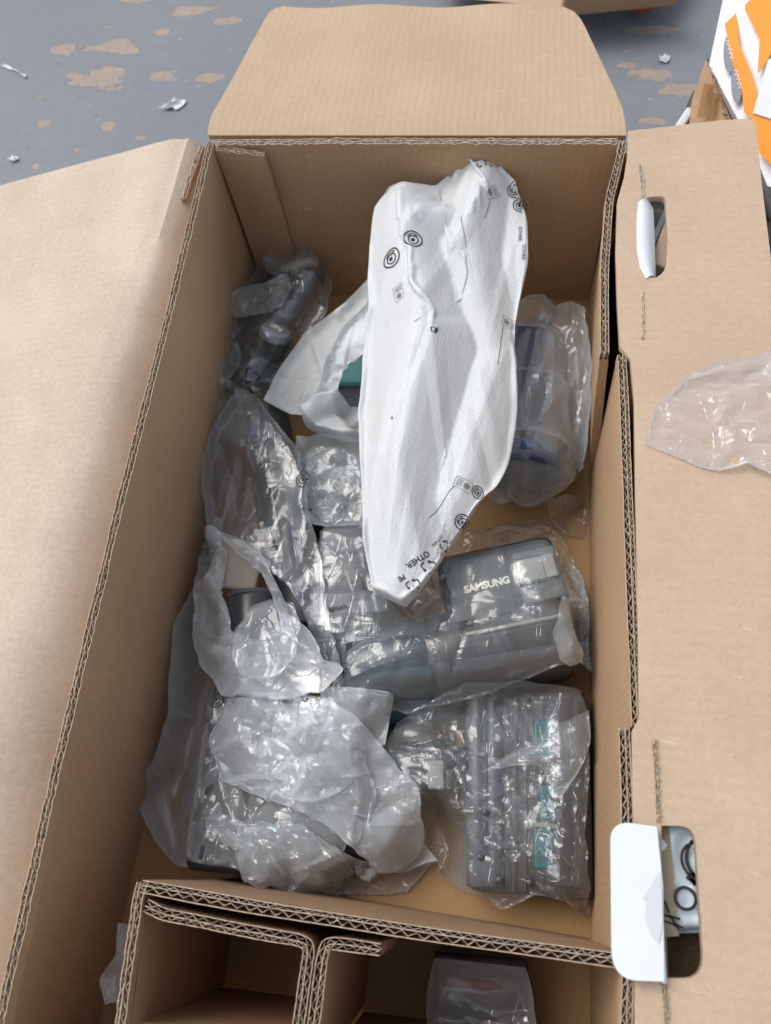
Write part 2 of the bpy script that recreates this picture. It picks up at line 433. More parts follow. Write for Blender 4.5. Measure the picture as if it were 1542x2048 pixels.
        Pp = Q.copy(); tq_ = np.gradient(Q[:, :2], axis=0); tq_ /= np.linalg.norm(tq_, axis=1)[:, None] + 1e-9; Pp[:, :2] += tq_ * lag[:, None] + Nq * (mid + amp * wv + rng.normal(0, amp * .06, m))[:, None]
        base = len(V); th = .00045
        nn = normals2(Pp)
        for dd in (-th / 2, th / 2):
            for top_ in (True, False):
                W = Pp.copy(); W[:, :2] += nn * dd; W[:, 2] += (rng.normal(0, rough_edge * .6 + torn * .5, m) - .0003) if top_ else -depth - .002
                V.extend(W)
        for i in range(m - 1):
            a, b, c, e = base + i, base + m + i, base + 2 * m + i, base + 3 * m + i
            F.append((a, a + 1, b + 1, b)); F.append((c, e, e + 1, c + 1)); F.append((a, c, c + 1, a + 1))
    if big_first: fluted(t, thick * f1, flute); fluted(thick * f1, thick - t, flute * .72)
    else: fluted(t, thick * f1, flute * .72); fluted(thick * f1, thick - t, flute)
    em = mesh(V, F); obj('corrugated_edge', em, [edge_mat or K_edge, mat if mat is not K_shade_fibre else K_edge], body)
    for k in MI: em.polygons[k].material_index = 1
    return body

# ================================================================== the box
box = thing('cardboard_box', 'large open double-wall cardboard box with its flaps folded out, seen from above', 'cardboard box', (.2, -.39, 0))
YF = -.80
TW = .0072
# floor panel of the box
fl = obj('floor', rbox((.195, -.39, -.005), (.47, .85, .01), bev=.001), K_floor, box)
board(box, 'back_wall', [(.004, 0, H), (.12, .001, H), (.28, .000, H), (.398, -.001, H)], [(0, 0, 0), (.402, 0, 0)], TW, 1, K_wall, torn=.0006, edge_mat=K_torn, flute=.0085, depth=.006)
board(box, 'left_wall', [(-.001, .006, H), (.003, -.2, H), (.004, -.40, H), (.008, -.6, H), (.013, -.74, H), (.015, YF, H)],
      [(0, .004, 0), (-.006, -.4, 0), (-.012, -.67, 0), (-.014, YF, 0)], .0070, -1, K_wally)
# glue tab lying on the back wall in the left corner
board(box, 'glue_tab', [(.002, -.004, H - .003), (.03, -.0085, H - .003), (.053, -.0115, H - .0035)], [(.004, -.003, 0), (.055, -.005, 0)], .0058, 1, K_wall, step=.003, flute=.006, depth=.004, torn=.0006)
# right wall, whose rolled rim steps in and out
board(box, 'right_wall', [(.400, .004, H), (.394, -.03, H), (.386, -.07, H), (.3805, -.15, H), (.3795, -.242, H)],
      [(.402, .004, 0), (.401, -.243, 0)], .0072, 1, K_wally, sm=2)
board(box, 'right_wall', [(.3935, -.2435, H), (.3945, -.30, H), (.3955, -.42, H), (.397, -.545, H)],
      [(.4012, -.2435, 0), (.4005, -.546, 0)], .0072, 1, K_wally, sm=1)
board(box, 'right_wall', [(.3885, -.5465, H), (.3895, -.60, H), (.388, -.68, H), (.385, -.74, H), (.384, YF, H)],
      [(.4003, -.5465, 0), (.400, YF, 0)], .0072, 1, K_wally, sm=1)
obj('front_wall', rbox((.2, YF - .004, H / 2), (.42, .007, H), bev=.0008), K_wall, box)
# outer skin of the box outside the inner walls
obj('outer_wall', rbox((-.0225, -.39, .075), (.006, .84, .155), bev=.0008), K_wally, box)
obj('outer_wall', rbox((.4185, -.39, .1), (.005, .84, .195), bev=.0008), K_wally, box)
obj('outer_wall', rbox((.2, .0135, .1), (.43, .0055, .21), bev=.0008), K_wall, box)

def swept_flap(name, prof_rows, mat, thick, label=None):
    """rows of equal-length point lists -> thick sheet"""
    G = np.array(prof_rows, float); n, m = G.shape[:2]
    du = np.gradient(G, axis=0); dv = np.gradient(G, axis=1); nr = np.cross(du, dv); nr /= np.linalg.norm(nr, axis=2)[..., None]
    if nr[..., 2].mean() < 0: nr = -nr
    V = list(G.reshape(-1, 3)) + list((G - nr * thick).reshape(-1, 3)); F = []
    K = n * m
    for i in range(n - 1):
        for j in range(m - 1):
            a = i * m + j; F.append((a, a + 1, a + m + 1, a + m)); F.append((K + a, K + a + m, K + a + m + 1, K + a + 1))
    ring = [j for j in range(m)] + [i * m + m - 1 for i in range(1, n)] + [(n - 1) * m + j for j in range(m - 2, -1, -1)] + [i * m for i in range(n - 2, 0, -1)]
    for a, b in zip(ring, ring[1:] + ring[:1]): F.append((a, K + a, K + b, b))
    me = mesh(V, F, True); bm = bmesh.new(); bm.from_mesh(me); bmesh.ops.recalc_face_normals(bm, faces=bm.faces[:]); bm.to_mesh(me); bm.free()
    try: me.set_sharp_from_angle(angle=R(35))
    except Exception: pass
    return obj(name, me, mat, box, label)

# back flap: leans away and a little down; tapered, with rounded far corners
bn = Vector((0, math.sin(R(7)), math.cos(R(7)))).normalized()
b0 = Vector((0, .012, H - .004))
back_px = [(414, 262), (424, 228), (470, 150), (538, 26), (560, 15), (1128, 9), (1160, 36), (1215, 150), (1243, 215), (1254, 262)]
left_px = [(414, 264), (415, 254), (424, 228), (447, 190), (470, 150), (500, 95), (525, 50), (538, 28), (550, 18), (566, 13)]
right_px = [(1254, 264), (1252, 250), (1245, 218), (1228, 178), (1213, 146), (1190, 96), (1170, 52), (1160, 34), (1148, 20), (1128, 10)]
rows = []
for k, (a, b) in enumerate(zip(left_px, right_px)):
    A, Bq = atp(*a, b0, bn), atp(*b, b0, bn); row = []
    for j in range(41):
        q = A.lerp(Bq, j / 40); f = k / 9
        q.z += .0022 * math.sin(j * .35 + f * 3) * f - (.004 if k == 0 else (.0015 if k == 1 else 0)); row.append(tuple(q))
    rows.append(row)
swept_flap('back_flap', rows, K_flap, .0065)

# left flap: comes up out of a hollow beside the rim, then falls away to the left
ys = np.linspace(.020, YF - .02, 60); rows = []
for u, dz in [(.0065, -.052), (.012, -.0455), (.018, -.0385), (.025, -.0305), (.032, -.0238), (.040, -.0178), (.048, -.0138), (.056, -.0115), (.064, -.0106), (.073, -.0115), (.09, -.0155), (.13, -.027), (.18, -.040), (.24, -.056), (.30, -.072)]:
    row = []
    for j, y in enumerate(ys):
        f = j / 59; xe = -.0015 + np.interp(-y, [0, .2, .4, .6, .74, .8], [0, .003, .005, .009, .013, .015])
        wide = .62 + .75 * f                                            # the fold opens towards the near end
        uu = .0065 + (u - .0065) * (wide if u < .06 else 1 + (wide - 1) * .06 / u)
        row.append((xe - uu, y - .0 + .25 * (u - .0065) * 0, H + dz * (1 if u > .05 else (.7 + .45 * f)) + .0012 * math.sin(y * 22 + u * 9)))
    rows.append(row)
lf = swept_flap('left_flap', rows, K_lit, .006)
board(lf, 'torn_crease', [(-.0165, .012, H - .012), (-.020, -.03, H - .0125), (-.022, -.06, H - .0135)], [(-.0165, .012, H - .03), (-.022, -.06, H - .03)], .0045, -1, K_flapy, step=.002, torn=.001, edge_mat=K_torn, depth=.003)

# right flap: one flat sheet with two hand holes
ZR = H + .0035
def rp(*pts): return [xy(px, py, ZR) for px, py in pts]
outer = rp((1257, 262), (1256, 310), (1250, 350), (1236, 400), (1233, 500), (1236, 600), (1241, 692), (1262, 716), (1270, 800), (1273, 1000), (1277, 1200), (1280, 1436), (1266, 1462), (1267, 1600), (1270, 1700), (1272, 2048), (1277, 2300)) + \
    [(.52, -.83), (.5215, -.4), (.5225, -.05)] + round_poly([Vector((.5235, .005)), Vector(xy(1512, 236, ZR)), Vector(xy(1440, 241, ZR))], [0, .012, 0], 6)
hole1 = round_poly([Vector(p) for p in rp((1276, 402), (1300, 392), (1332, 392), (1337, 470), (1334, 540), (1305, 562), (1276, 520))], [.004, .006, .006, .01, .012, .008, .012], 5)
hole2 = round_poly([Vector(p) for p in rp((1322, 1650), (1391, 1652), (1411, 1958), (1326, 1958))], [0, .011, .013, 0], 8)
hole2 = [p for p in hole2]
rf = obj('right_flap', plate([outer, hole1, hole2], .0062, Matrix.Translation((0, 0, ZR)), .0003), K_flapy, box)
# cut slits showing the flutes, their shaded depth coloured dark
def slit(px, wmm, **kw):
    top = [(*xy(a, b, ZR + .0012), ZR + .0012) for a, b in px]
    return board(rf, 'slit_edge', top, [(a, b, c - .004) for a, b, c in top], wmm, 1, K_shade_fibre, step=.002, depth=.0022, flute=.0050, torn=.0004, **kw)
slit([(1275, 328), (1278, 350), (1283, 402)], .0034, edge_mat=K_torn)
slit([(1281, 582), (1284, 640), (1283, 676)], .0022, edge_mat=K_torn)
slit([(1304, 1478), (1309, 1560), (1312, 1644)], .0034)
slit([(1322, 1966), (1326, 2010), (1331, 2100)], .0036)
# the tab pushed out of the first hole: printed white face up, bent down along its right side
tabp = [at(a, b, H) for a, b in ((1277, 404), (1291, 398), (1303, 410), (1309, 440), (1311, 500), (1310, 558), (1298, 559), (1284, 540), (1275, 505))]
bm = bmesh.new()
rowsT = []
L1 = [(1277, 404), (1274, 430), (1273, 460), (1274, 500), (1280, 535), (1292, 557)]
R1 = [(1299, 402), (1307, 420), (1309, 460), (1310, 500), (1311, 535), (1311, 557)]
for a, b in zip(L1, R1):
    A, Bq = at(*a, H + .0045), at(*b, H - .004); row = []
    for j in range(9):
        f = j / 8; q = A.lerp(Bq, f); q.z += .004 * math.sin(math.pi * f) * 1.0; row.append(tuple(q))
    rowsT.append(row)
t1 = swept_flap('handle_tab', rowsT, M_white, .004, 'narrow white tab bent down inside the far hand hole'); t1.parent = rf
t1.location = (0, 0, 0); rf.location = (0, 0, 0)
# tab of the second hole, folded flat over the wall
tab2 = round_poly([Vector(xy(a, b, H + .014)) for a, b in ((1222, 1643), (1312, 1654), (1324, 1768), (1327, 1962), (1225, 1958))], [.012, .0, .001, .0, .016], 8)
t2 = obj('handle_tab', plate([tab2], .0036, Matrix.Translation((0, 0, H + .0155)), .0004), M_white, None, 'wide white tab of the near hand hole folded flat over the wall')
t2.parent = rf; t2.data.transform(Matrix.Translation(-wloc(rf)))
skin = plate([[tuple(xy(a, b, H + .0165)) for a, b in ((1321, 1742), (1300, 1775), (1286, 1797), (1296, 1800), (1290, 1835), (1304, 1872), (1318, 1888), (1325, 1850), (1324, 1800))]], .0003, Matrix.Translation((0, 0, H + .0165)))
t2c = obj('peeled_skin', skin, M_peel, None); t2c.parent = rf; t2c.data.transform(Matrix.Translation(-wloc(rf)))
t2b = obj('tab_hinge', rbox(tuple(at(1317, 1806, H + .0080)), (.003, .084, .0095), (0, 0, .02), bev=.0012), M_white, None); t2b.parent = rf; t2b.data.transform(Matrix.Translation(-wloc(rf)))

# ================================================================== the insert with two compartments
ins = thing('cardboard_insert', 'folded double-wall cardboard insert making two empty compartments across the near end of the box', 'box divider', (.23, -.71, 0))
TI = .0080
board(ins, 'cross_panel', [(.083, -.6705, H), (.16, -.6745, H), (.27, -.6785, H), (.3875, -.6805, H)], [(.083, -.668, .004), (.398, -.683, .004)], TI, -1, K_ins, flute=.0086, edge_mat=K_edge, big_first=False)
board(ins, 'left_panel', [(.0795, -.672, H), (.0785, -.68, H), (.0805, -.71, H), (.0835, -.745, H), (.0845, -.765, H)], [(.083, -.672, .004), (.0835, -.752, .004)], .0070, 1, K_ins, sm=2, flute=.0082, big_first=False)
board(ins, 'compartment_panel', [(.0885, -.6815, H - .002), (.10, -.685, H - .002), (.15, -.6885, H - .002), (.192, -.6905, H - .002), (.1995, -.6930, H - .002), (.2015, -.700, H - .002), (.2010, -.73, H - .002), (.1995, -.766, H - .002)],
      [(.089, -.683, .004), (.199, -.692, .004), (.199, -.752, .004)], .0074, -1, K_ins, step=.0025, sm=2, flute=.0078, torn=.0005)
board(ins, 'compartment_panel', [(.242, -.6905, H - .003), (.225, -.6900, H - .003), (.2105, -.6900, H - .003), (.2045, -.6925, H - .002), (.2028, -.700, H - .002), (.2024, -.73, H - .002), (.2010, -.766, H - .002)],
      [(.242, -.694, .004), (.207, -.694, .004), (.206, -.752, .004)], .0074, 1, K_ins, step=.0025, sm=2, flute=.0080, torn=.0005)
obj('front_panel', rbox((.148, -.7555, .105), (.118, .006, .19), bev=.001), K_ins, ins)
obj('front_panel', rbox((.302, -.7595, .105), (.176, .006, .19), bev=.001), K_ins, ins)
obj('tape_strip', rbox((.262, -.0 - .686, .12), (.035, .0012, .19), bev=.0003, seg=1), F_haze, ins)

# ================================================================== vacuum cleaner pieces
ITEMS = []
def V3(px, py, z): return at(px, py, z)
def flat_text(s, pxc, z, size, pxdir, parent, mat, tilt=None, name='lettering', off=.0, ext=.00025):
    o = V3(*pxc, z); d = V3(*pxdir, z) - o
    return obj(name, text_mesh(s, size, frame(o, d, tilt or (0, 0, 1)), ext, off), mat, parent)

# --- grey pipe joint with a round push button (far left corner)
J = thing('pipe_joint', 'grey pipe joint with a round PUSH button, bagged in the far left corner', 'vacuum pipe', (.05, -.12, 0)); ITEMS.append(J)
a, b = V3(624, 548, .082), V3(548, 668, .072)
ax = (b - a).normalized()
L = (b - a).length
obj('pipe_socket', lathe(a, b, [(0, .0135), (.0005, .0165), (.002, .0175), (L * .5, .0178), (L * .52, .0188), (L * .97, .0205), (L, .0200)]), M_joint, J)
c = V3(470, 790, .050)
L2 = (c - b).length
obj('joint_body', lathe(b - ax * .004, c, [(0, .021), (.006, .0235), (L2 * .35, .0265), (L2 * .7, .0255), (L2, .021), (L2 + .006, .014)], squash=.85), M_dark, J)
bb = V3(552, 655, .101)
btn = obj('push_button', lathe(bb - Vector((.003, .006, .008)), bb + Vector((.0006, -.001, .0010)), [(0, .0165), (.006, .0165), (.0078, .0158), (.0088, .014), (.0095, .0)], 48), M_btn, J)
tm = text_mesh('PUSH', .0062, frame(bb + Vector((.0012, -.0015, .0022)), V3(525, 640, .1) - V3(578, 668, .1), (0, -.1, 1)), .0002, .0001); obj('lettering', tm, M_silver, btn)
e = V3(430, 700, .045)
obj('joint_elbow', cyl(V3(500, 640, .045), V3(425, 770, .035), .020, .022, .006), M_dark, J)
obj('joint_base', cyl(V3(572, 545, .03), V3(540, 620, .04), .020, .022, .004), M_dark, J)

# --- long dark extension pipe (left)
Pp = thing('extension_pipe', 'long dark vacuum extension pipe lying along the left wall inside a hazy bag', 'vacuum pipe', (.09, -.33, 0)); ITEMS.append(Pp)
a, b = V3(535, 830, .054), V3(612, 1260, .056)
obj('pipe', cyl(a, b, .0225, .0235, .003), M_dark, Pp)
obj('collar', cyl(a + (b - a) * .18, a + (b - a) * .34, .0250, .0250, .002), M_dark2, Pp)
obj('latch', rbox(tuple(V3(512, 850, .07)), (.012, .035, .012), (0, 0, .1)), M_grey, Pp)
cd_ = thing('end_cap', 'black rounded cylinder end showing through the loop of milky film on the left', 'vacuum part', (.06, -.42, 0)); ITEMS.append(cd_)
obj('cap_body', cyl(V3(506, 1196, .074), V3(512, 1330, .070), .0250, .0235, .004), M_dark2, cd_)
obj('cap_ring', cyl(V3(506, 1192, .0745), V3(506, 1200, .0745), .0253, .0238, .001), M_grey, cd_)
sl = thing('paper_card', 'pale grey-tan card beside the black cylinder at the left wall', 'card', (.04, -.37, 0)); ITEMS.append(sl)
obj('card_sheet', rbox(tuple(V3(476, 1130, .072)), (.046, .052, .008), (0, .05, -.05), bev=.004), M_tan, sl)

# --- motor housing with the word Brush and the handheld body
HB = thing('handheld_vacuum', 'handheld vacuum body marked SAMSUNG with a smoked dust bin, bagged right of centre', 'vacuum cleaner', (.28, -.42, 0)); ITEMS.append(HB)
a, b = V3(684, 1345, .058), V3(1128, 1272, .058); B_ = basis(b - a); Lb = (b - a).length
obj('body_shell', lathe(a + (b - a) * .40, b, [(0, .034), (.003, .038), (.01, .0395), (Lb * .6 - .012, .040), (Lb * .6 - .003, .038), (Lb * .6, .034)], 64), M_brown, HB)
obj('dust_bin', lathe(a, a + (b - a) * .395, [(0, .024), (.004, .031), (.012, .035), (Lb * .36, .0375), (Lb * .39, .0370)], 64), M_bin, HB)
a2, b2 = V3(720, 1420, .038), V3(1080, 1330, .036)
obj('lower_shell', cyl(a2, b2, .024, .026, .006), M_bin, HB)
xd = (V3(1110, 1100, .09) - V3(880, 1145, .09)).normalized(); rz = math.atan2(xd.y, xd.x)
obj('handle_block', rbox(tuple(V3(1000, 1172, .062)), (.110, .064, .056), (0, 0, rz), bev=.011), M_dark, HB)
pc = V3(958, 1176, .0925)
pn = obj('name_panel', rbox(tuple(pc), (.056, .058, .006), (0, 0, rz), bev=.0012), M_slate, HB)
tc = V3(974, 1170, .0957)
obj('lettering', text_mesh('SAMSUNG', .0092, frame(tc, V3(1022, 1158, .0957) - V3(938, 1178, .0957)), .0003, .00045), M_silver, pn)
bc = V3(1078, 1150, .0920)
obj('button_panel', rbox(tuple(bc), (.040, .050, .006), (0, 0, rz), bev=.0015), M_slate, HB)
bt = obj('release_button', rbox(tuple(V3(1066, 1140, .0965)), (.0205, .0225, .005), (0, 0, rz), bev=.0022, seg=4), M_lite, HB)
obj('button_grip', rbox(tuple(V3(1098, 1132, .0960)), (.012, .022, .004), (0, 0, rz), bev=.001), M_lite, HB)
obj('button_surround', rbox(tuple(V3(1061, 1141, .0948)), (.0255, .0275, .003), (0, 0, rz), bev=.0012), M_dark2, HB)
sheen = obj('highlight_strip', cyl(V3(930, 1270, .0985), V3(1122, 1232, .0985), .0020, .0020, .0005), M_lite, HB)  # added pale strip standing in for the body's reflected highlight
MH = thing('brush_motor', 'brown-grey metallic motor housing marked Brush, left of the handheld vacuum', 'vacuum part', (.18, -.38, 0)); ITEMS.append(MH)
a, b = V3(640, 1150, .052), V3(775, 1128, .052)
obj('motor_case', cyl(a, b, .034, .033, .005, 56), M_brown, MH)
obj('case_block', rbox(tuple(V3(700, 1092, .072)), (.052, .034, .030), (0, 0, .12), bev=.006), M_grey, MH)
bd = obj('steel_band', rbox(tuple(V3(702, 1208, .081)), (.070, .022, .012), (.12, 0, .14), bev=.003), M_grey, MH)
obj('lettering', text_mesh('Brush', .0075, frame(V3(676, 1216, .0885), V3(700, 1221, .088) - V3(660, 1230, .088)), .0003, .0001), M_ink, MH)
obj('front_nose', rbox(tuple(V3(690, 1245, .055)), (.055, .030, .045), (0, 0, .14), bev=.008), M_dark, MH)

# --- small round brush head (middle)
SB = thing('round_nozzle', 'small dark round nozzle in a bag just left of the foam pouch', 'vacuum nozzle', (.14, -.27, 0)); ITEMS.append(SB)
c = V3(665, 950, .055)
obj('nozzle_ring', lathe(c - Vector((0, 0, .03)), c + Vector((0, -.006, .006)), [(0, .030), (.01, .033), (.03, .033), (.036, .029), (.0362, .022), (.024, .020), (.020, 0)], 56), M_dark, SB)
obj('nozzle_core', cyl(c - Vector((0, 0, .02)), c + Vector((0, 0, .001)), .012, .010, .002), M_grey, SB)
obj('nozzle_neck', cyl(V3(655, 1000, .035), V3(670, 1060, .035), .018, .02, .003), M_dark2, SB)

# --- teal topped part under the foam arm
TP = thing('teal_battery_cap', 'pale teal and grey block showing under the folded foam sheet', 'vacuum part', (.17, -.17, 0)); ITEMS.append(TP)
obj('grey_block', rbox(tuple(V3(712, 790, .050)), (.064, .070, .05), (0, 0, .12), bev=.008), M_grey, TP)
obj('teal_cap', rbox(tuple(V3(712, 742, .078)), (.060, .034, .012), (0, 0, .12), bev=.004), M_tealc, TP)

# --- filter canister with a blue rim (right)
FC = thing('filter_canister', 'blue-grey round filter canister with a navy rim, bagged against the right wall', 'vacuum filter', (.34, -.22, 0)); ITEMS.append(FC)
a, b = V3(1050, 690, .064), V3(1040, 905, .056); d = (b - a).normalized(); L = (b - a).length
can = obj('canister', lathe(a, b, [(0, .036), (.004, .042), (L * .45, .0445), (L * .46, .047), (L - .004, .0485), (L, .0475)], 64), M_steel, FC)
obj('grey_ring', lathe(b, b + d * .007, [(0, .0505), (.001, .0515), (.006, .0515), (.007, .0505)], 64), M_grey, FC)
obj('navy_base', lathe(b + d * .007, b + d * .026, [(0, .049), (.002, .0502), (.012, .0502), (.019, .043)], 64), M_navy, FC)
obj('canister_neck', cyl(V3(1075, 660, .045), V3(1070, 712, .058), .020, .026, .003), M_grey, FC)

# --- floor brush head (near right)
FB = thing('floor_brush_head', 'floor brush head with ridged dark shell and teal strips, near right', 'vacuum brush', (.33, -.57, 0)); ITEMS.append(FB)
obj('shell', rbox(tuple(V3(1060, 1580, .030)), (.102, .170, .042), (0, 0, .02), bev=.008), M_brown, FB)
for px, r, mt in ((955, .0105, M_grey), (987, .0085, M_steel)):
    obj('shell_ridge', cyl(V3(px, 1385, .052), V3(px + 2, 1775, .050), r, r, .002, 28), mt, FB)
obj('roller', cyl(V3(1128, 1400, .050), V3(1130, 1775, .050), .0165, .0165, .003), M_bristle, FB)
for px, w_ in ((1030, .004), (1052, .002), (1083, .003)):
    obj('shell_rib', rbox(tuple(V3(px, 1580, .0525)), (w_, .160, .005), (0, 0, .02), bev=.0008), M_brown, FB)
for px, py in ((962, 1715), (972, 1625), (1058, 1395), (1060, 1765), (990, 1400), (1000, 1760)):
    obj('screw_hole', cyl(V3(px, py, .0560), V3(px, py, .0645), .0026, .0026, .0005, 16), M_dark2, FB)
for (px, py, h_) in ((1092, 1478, .030), (1104, 1615, .034), (1092, 1690, .038)):
    obj('teal_strip', rbox(tuple(V3(px, py, .058)), (.021, h_, .010), (0, 0, .05), bev=.002), M_teal, FB)
obj('teal_strip_gap', rbox(tuple(V3(1098, 1652, .0630)), (.024, .004, .003), bev=.0006), M_lite, FB)
obj('neck_joint', cyl(V3(795, 1535, .038), V3(915, 1530, .040), .021, .023, .003), M_dark, FB)
obj('neck_clip', rbox(tuple(V3(872, 1550, .060)), (.014, .024, .008), (0, 0, .1), bev=.002), M_lite, FB)
obj('neck_pivot', cyl(V3(905, 1500, .042), V3(910, 1580, .042), .020, .020, .003), M_dark2, FB)

# --- dark charging dock (near left)
DK = thing('charging_dock', 'large dark charging dock hidden in milky film at the near left of the box', 'vacuum dock', (.10, -.58, 0)); ITEMS.append(DK)
obj('dock_body', rbox(tuple(V3(500, 1560, .040)), (.078, .155, .066), (0, 0, .04), bev=.010), M_dark, DK)
obj('dock_arm', cyl(V3(560, 1640, .065), V3(780, 1660, .050), .020, .018, .004), M_dark, DK)
obj('dock_top', rbox(tuple(V3(600, 1470, .070)), (.090, .055, .030), (0, 0, -.2), bev=.010), M_dark2, DK)
obj('dock_foot', rbox(tuple(V3(690, 1590, .035)), (.090, .090, .050), (0, 0, -.15), bev=.010), M_steel, DK)
SN = thing('small_nozzle', 'small pale blue crevice nozzle wrapped in crumpled clear film beside the cross panel', 'vacuum nozzle', (.13, -.64, 0)); ITEMS.append(SN)
obj('nozzle_body', cyl(V3(505, 1672, .068), V3(640, 1690, .062), .012, .014, .003), M_grey, SN)
obj('nozzle_lip', rbox(tuple(V3(575, 1665, .073)), (.034, .008, .008), (0, 0, -.1), bev=.003), M_tealc, SN)

# --- bagged part in the right compartment
CP = thing('bagged_part', 'small black part with a red stripe deep in the right compartment', 'vacuum part', (.30, -.72, 0)); ITEMS.append(CP)
obj('part_body', rbox(tuple(V3(960, 1990, .030)), (.075, .060, .05), (0, 0, .03), bev=.005), M_dark2, CP)
obj('red_stripe', rbox(tuple(V3(945, 1968, .056)), (.042, .007, .004), (0, 0, .03), bev=.001), M_red, CP)

# ================================================================== height map of what the films lie on
HX0, HY0, HS = -.12, -.92, .0025
HNX, HNY = int(.74 / HS), int(1.06 / HS)
HM = np.zeros((HNX, HNY))
def children_all(o):
    for c in o.children:
        yield c; yield from children_all(c)
def burn_mesh(me, off, inv=False):
    vs = np.empty(len(me.vertices) * 3); me.vertices.foreach_get('co', vs); vs = vs.reshape(-1, 3) + np.array(off)
    tree = BVHTree.FromPolygons([tuple(v) for v in vs], [tuple(p.vertices) for p in me.polygons])
    x0, y0 = vs[:, 0].min(), vs[:, 1].min(); x1, y1 = vs[:, 0].max(), vs[:, 1].max()
    for i in range(max(0, int((x0 - HX0) / HS)), min(HNX, int((x1 - HX0) / HS) + 2)):
        for j in range(max(0, int((y0 - HY0) / HS)), min(HNY, int((y1 - HY0) / HS) + 2)):
            h = tree.ray_cast(Vector((HX0 + i * HS, HY0 + j * HS, 1)), Vector((0, 0, -1)))
            if h[0] is not None and h[0].z > HM[i, j]: HM[i, j] = h[0].z
for it in ITEMS:
    for c in children_all(it):
        if c.type == 'MESH' and c.name.split('.')[0] not in ('lettering', 'screw_hole'): burn_mesh(c.data, wloc(c))
def hm_at(h, x, y):
    fx = np.clip((x - HX0) / HS, 0, HNX - 1.001); fy = np.clip((y - HY0) / HS, 0, HNY - 1.001)
    i = fx.astype(int); j = fy.astype(int); u = fx - i; v = fy - j
    return (h[i, j] * (1 - u) * (1 - v) + h[i + 1, j] * u * (1 - v) + h[i, j + 1] * (1 - u) * v + h[i + 1, j + 1] * u * v)
def dilate(h, r):
    o = h.copy()
    for _ in range(r):
        q = o.copy(); q[1:] = np.maximum(q[1:], o[:-1]); q[:-1] = np.maximum(q[:-1], o[1:]); q[:, 1:] = np.maximum(q[:, 1:], o[:, :-1]); q[:, :-1] = np.maximum(q[:, :-1], o[:, 1:]); o = q
    return o
def blur(h, r):
    o = h.copy()
    for _ in range(r):
        o[1:-1, 1:-1] = (o[1:-1, 1:-1] * 2 + o[2:, 1:-1] + o[:-2, 1:-1] + o[1:-1, 2:] + o[1:-1, :-2]) / 6
    return o

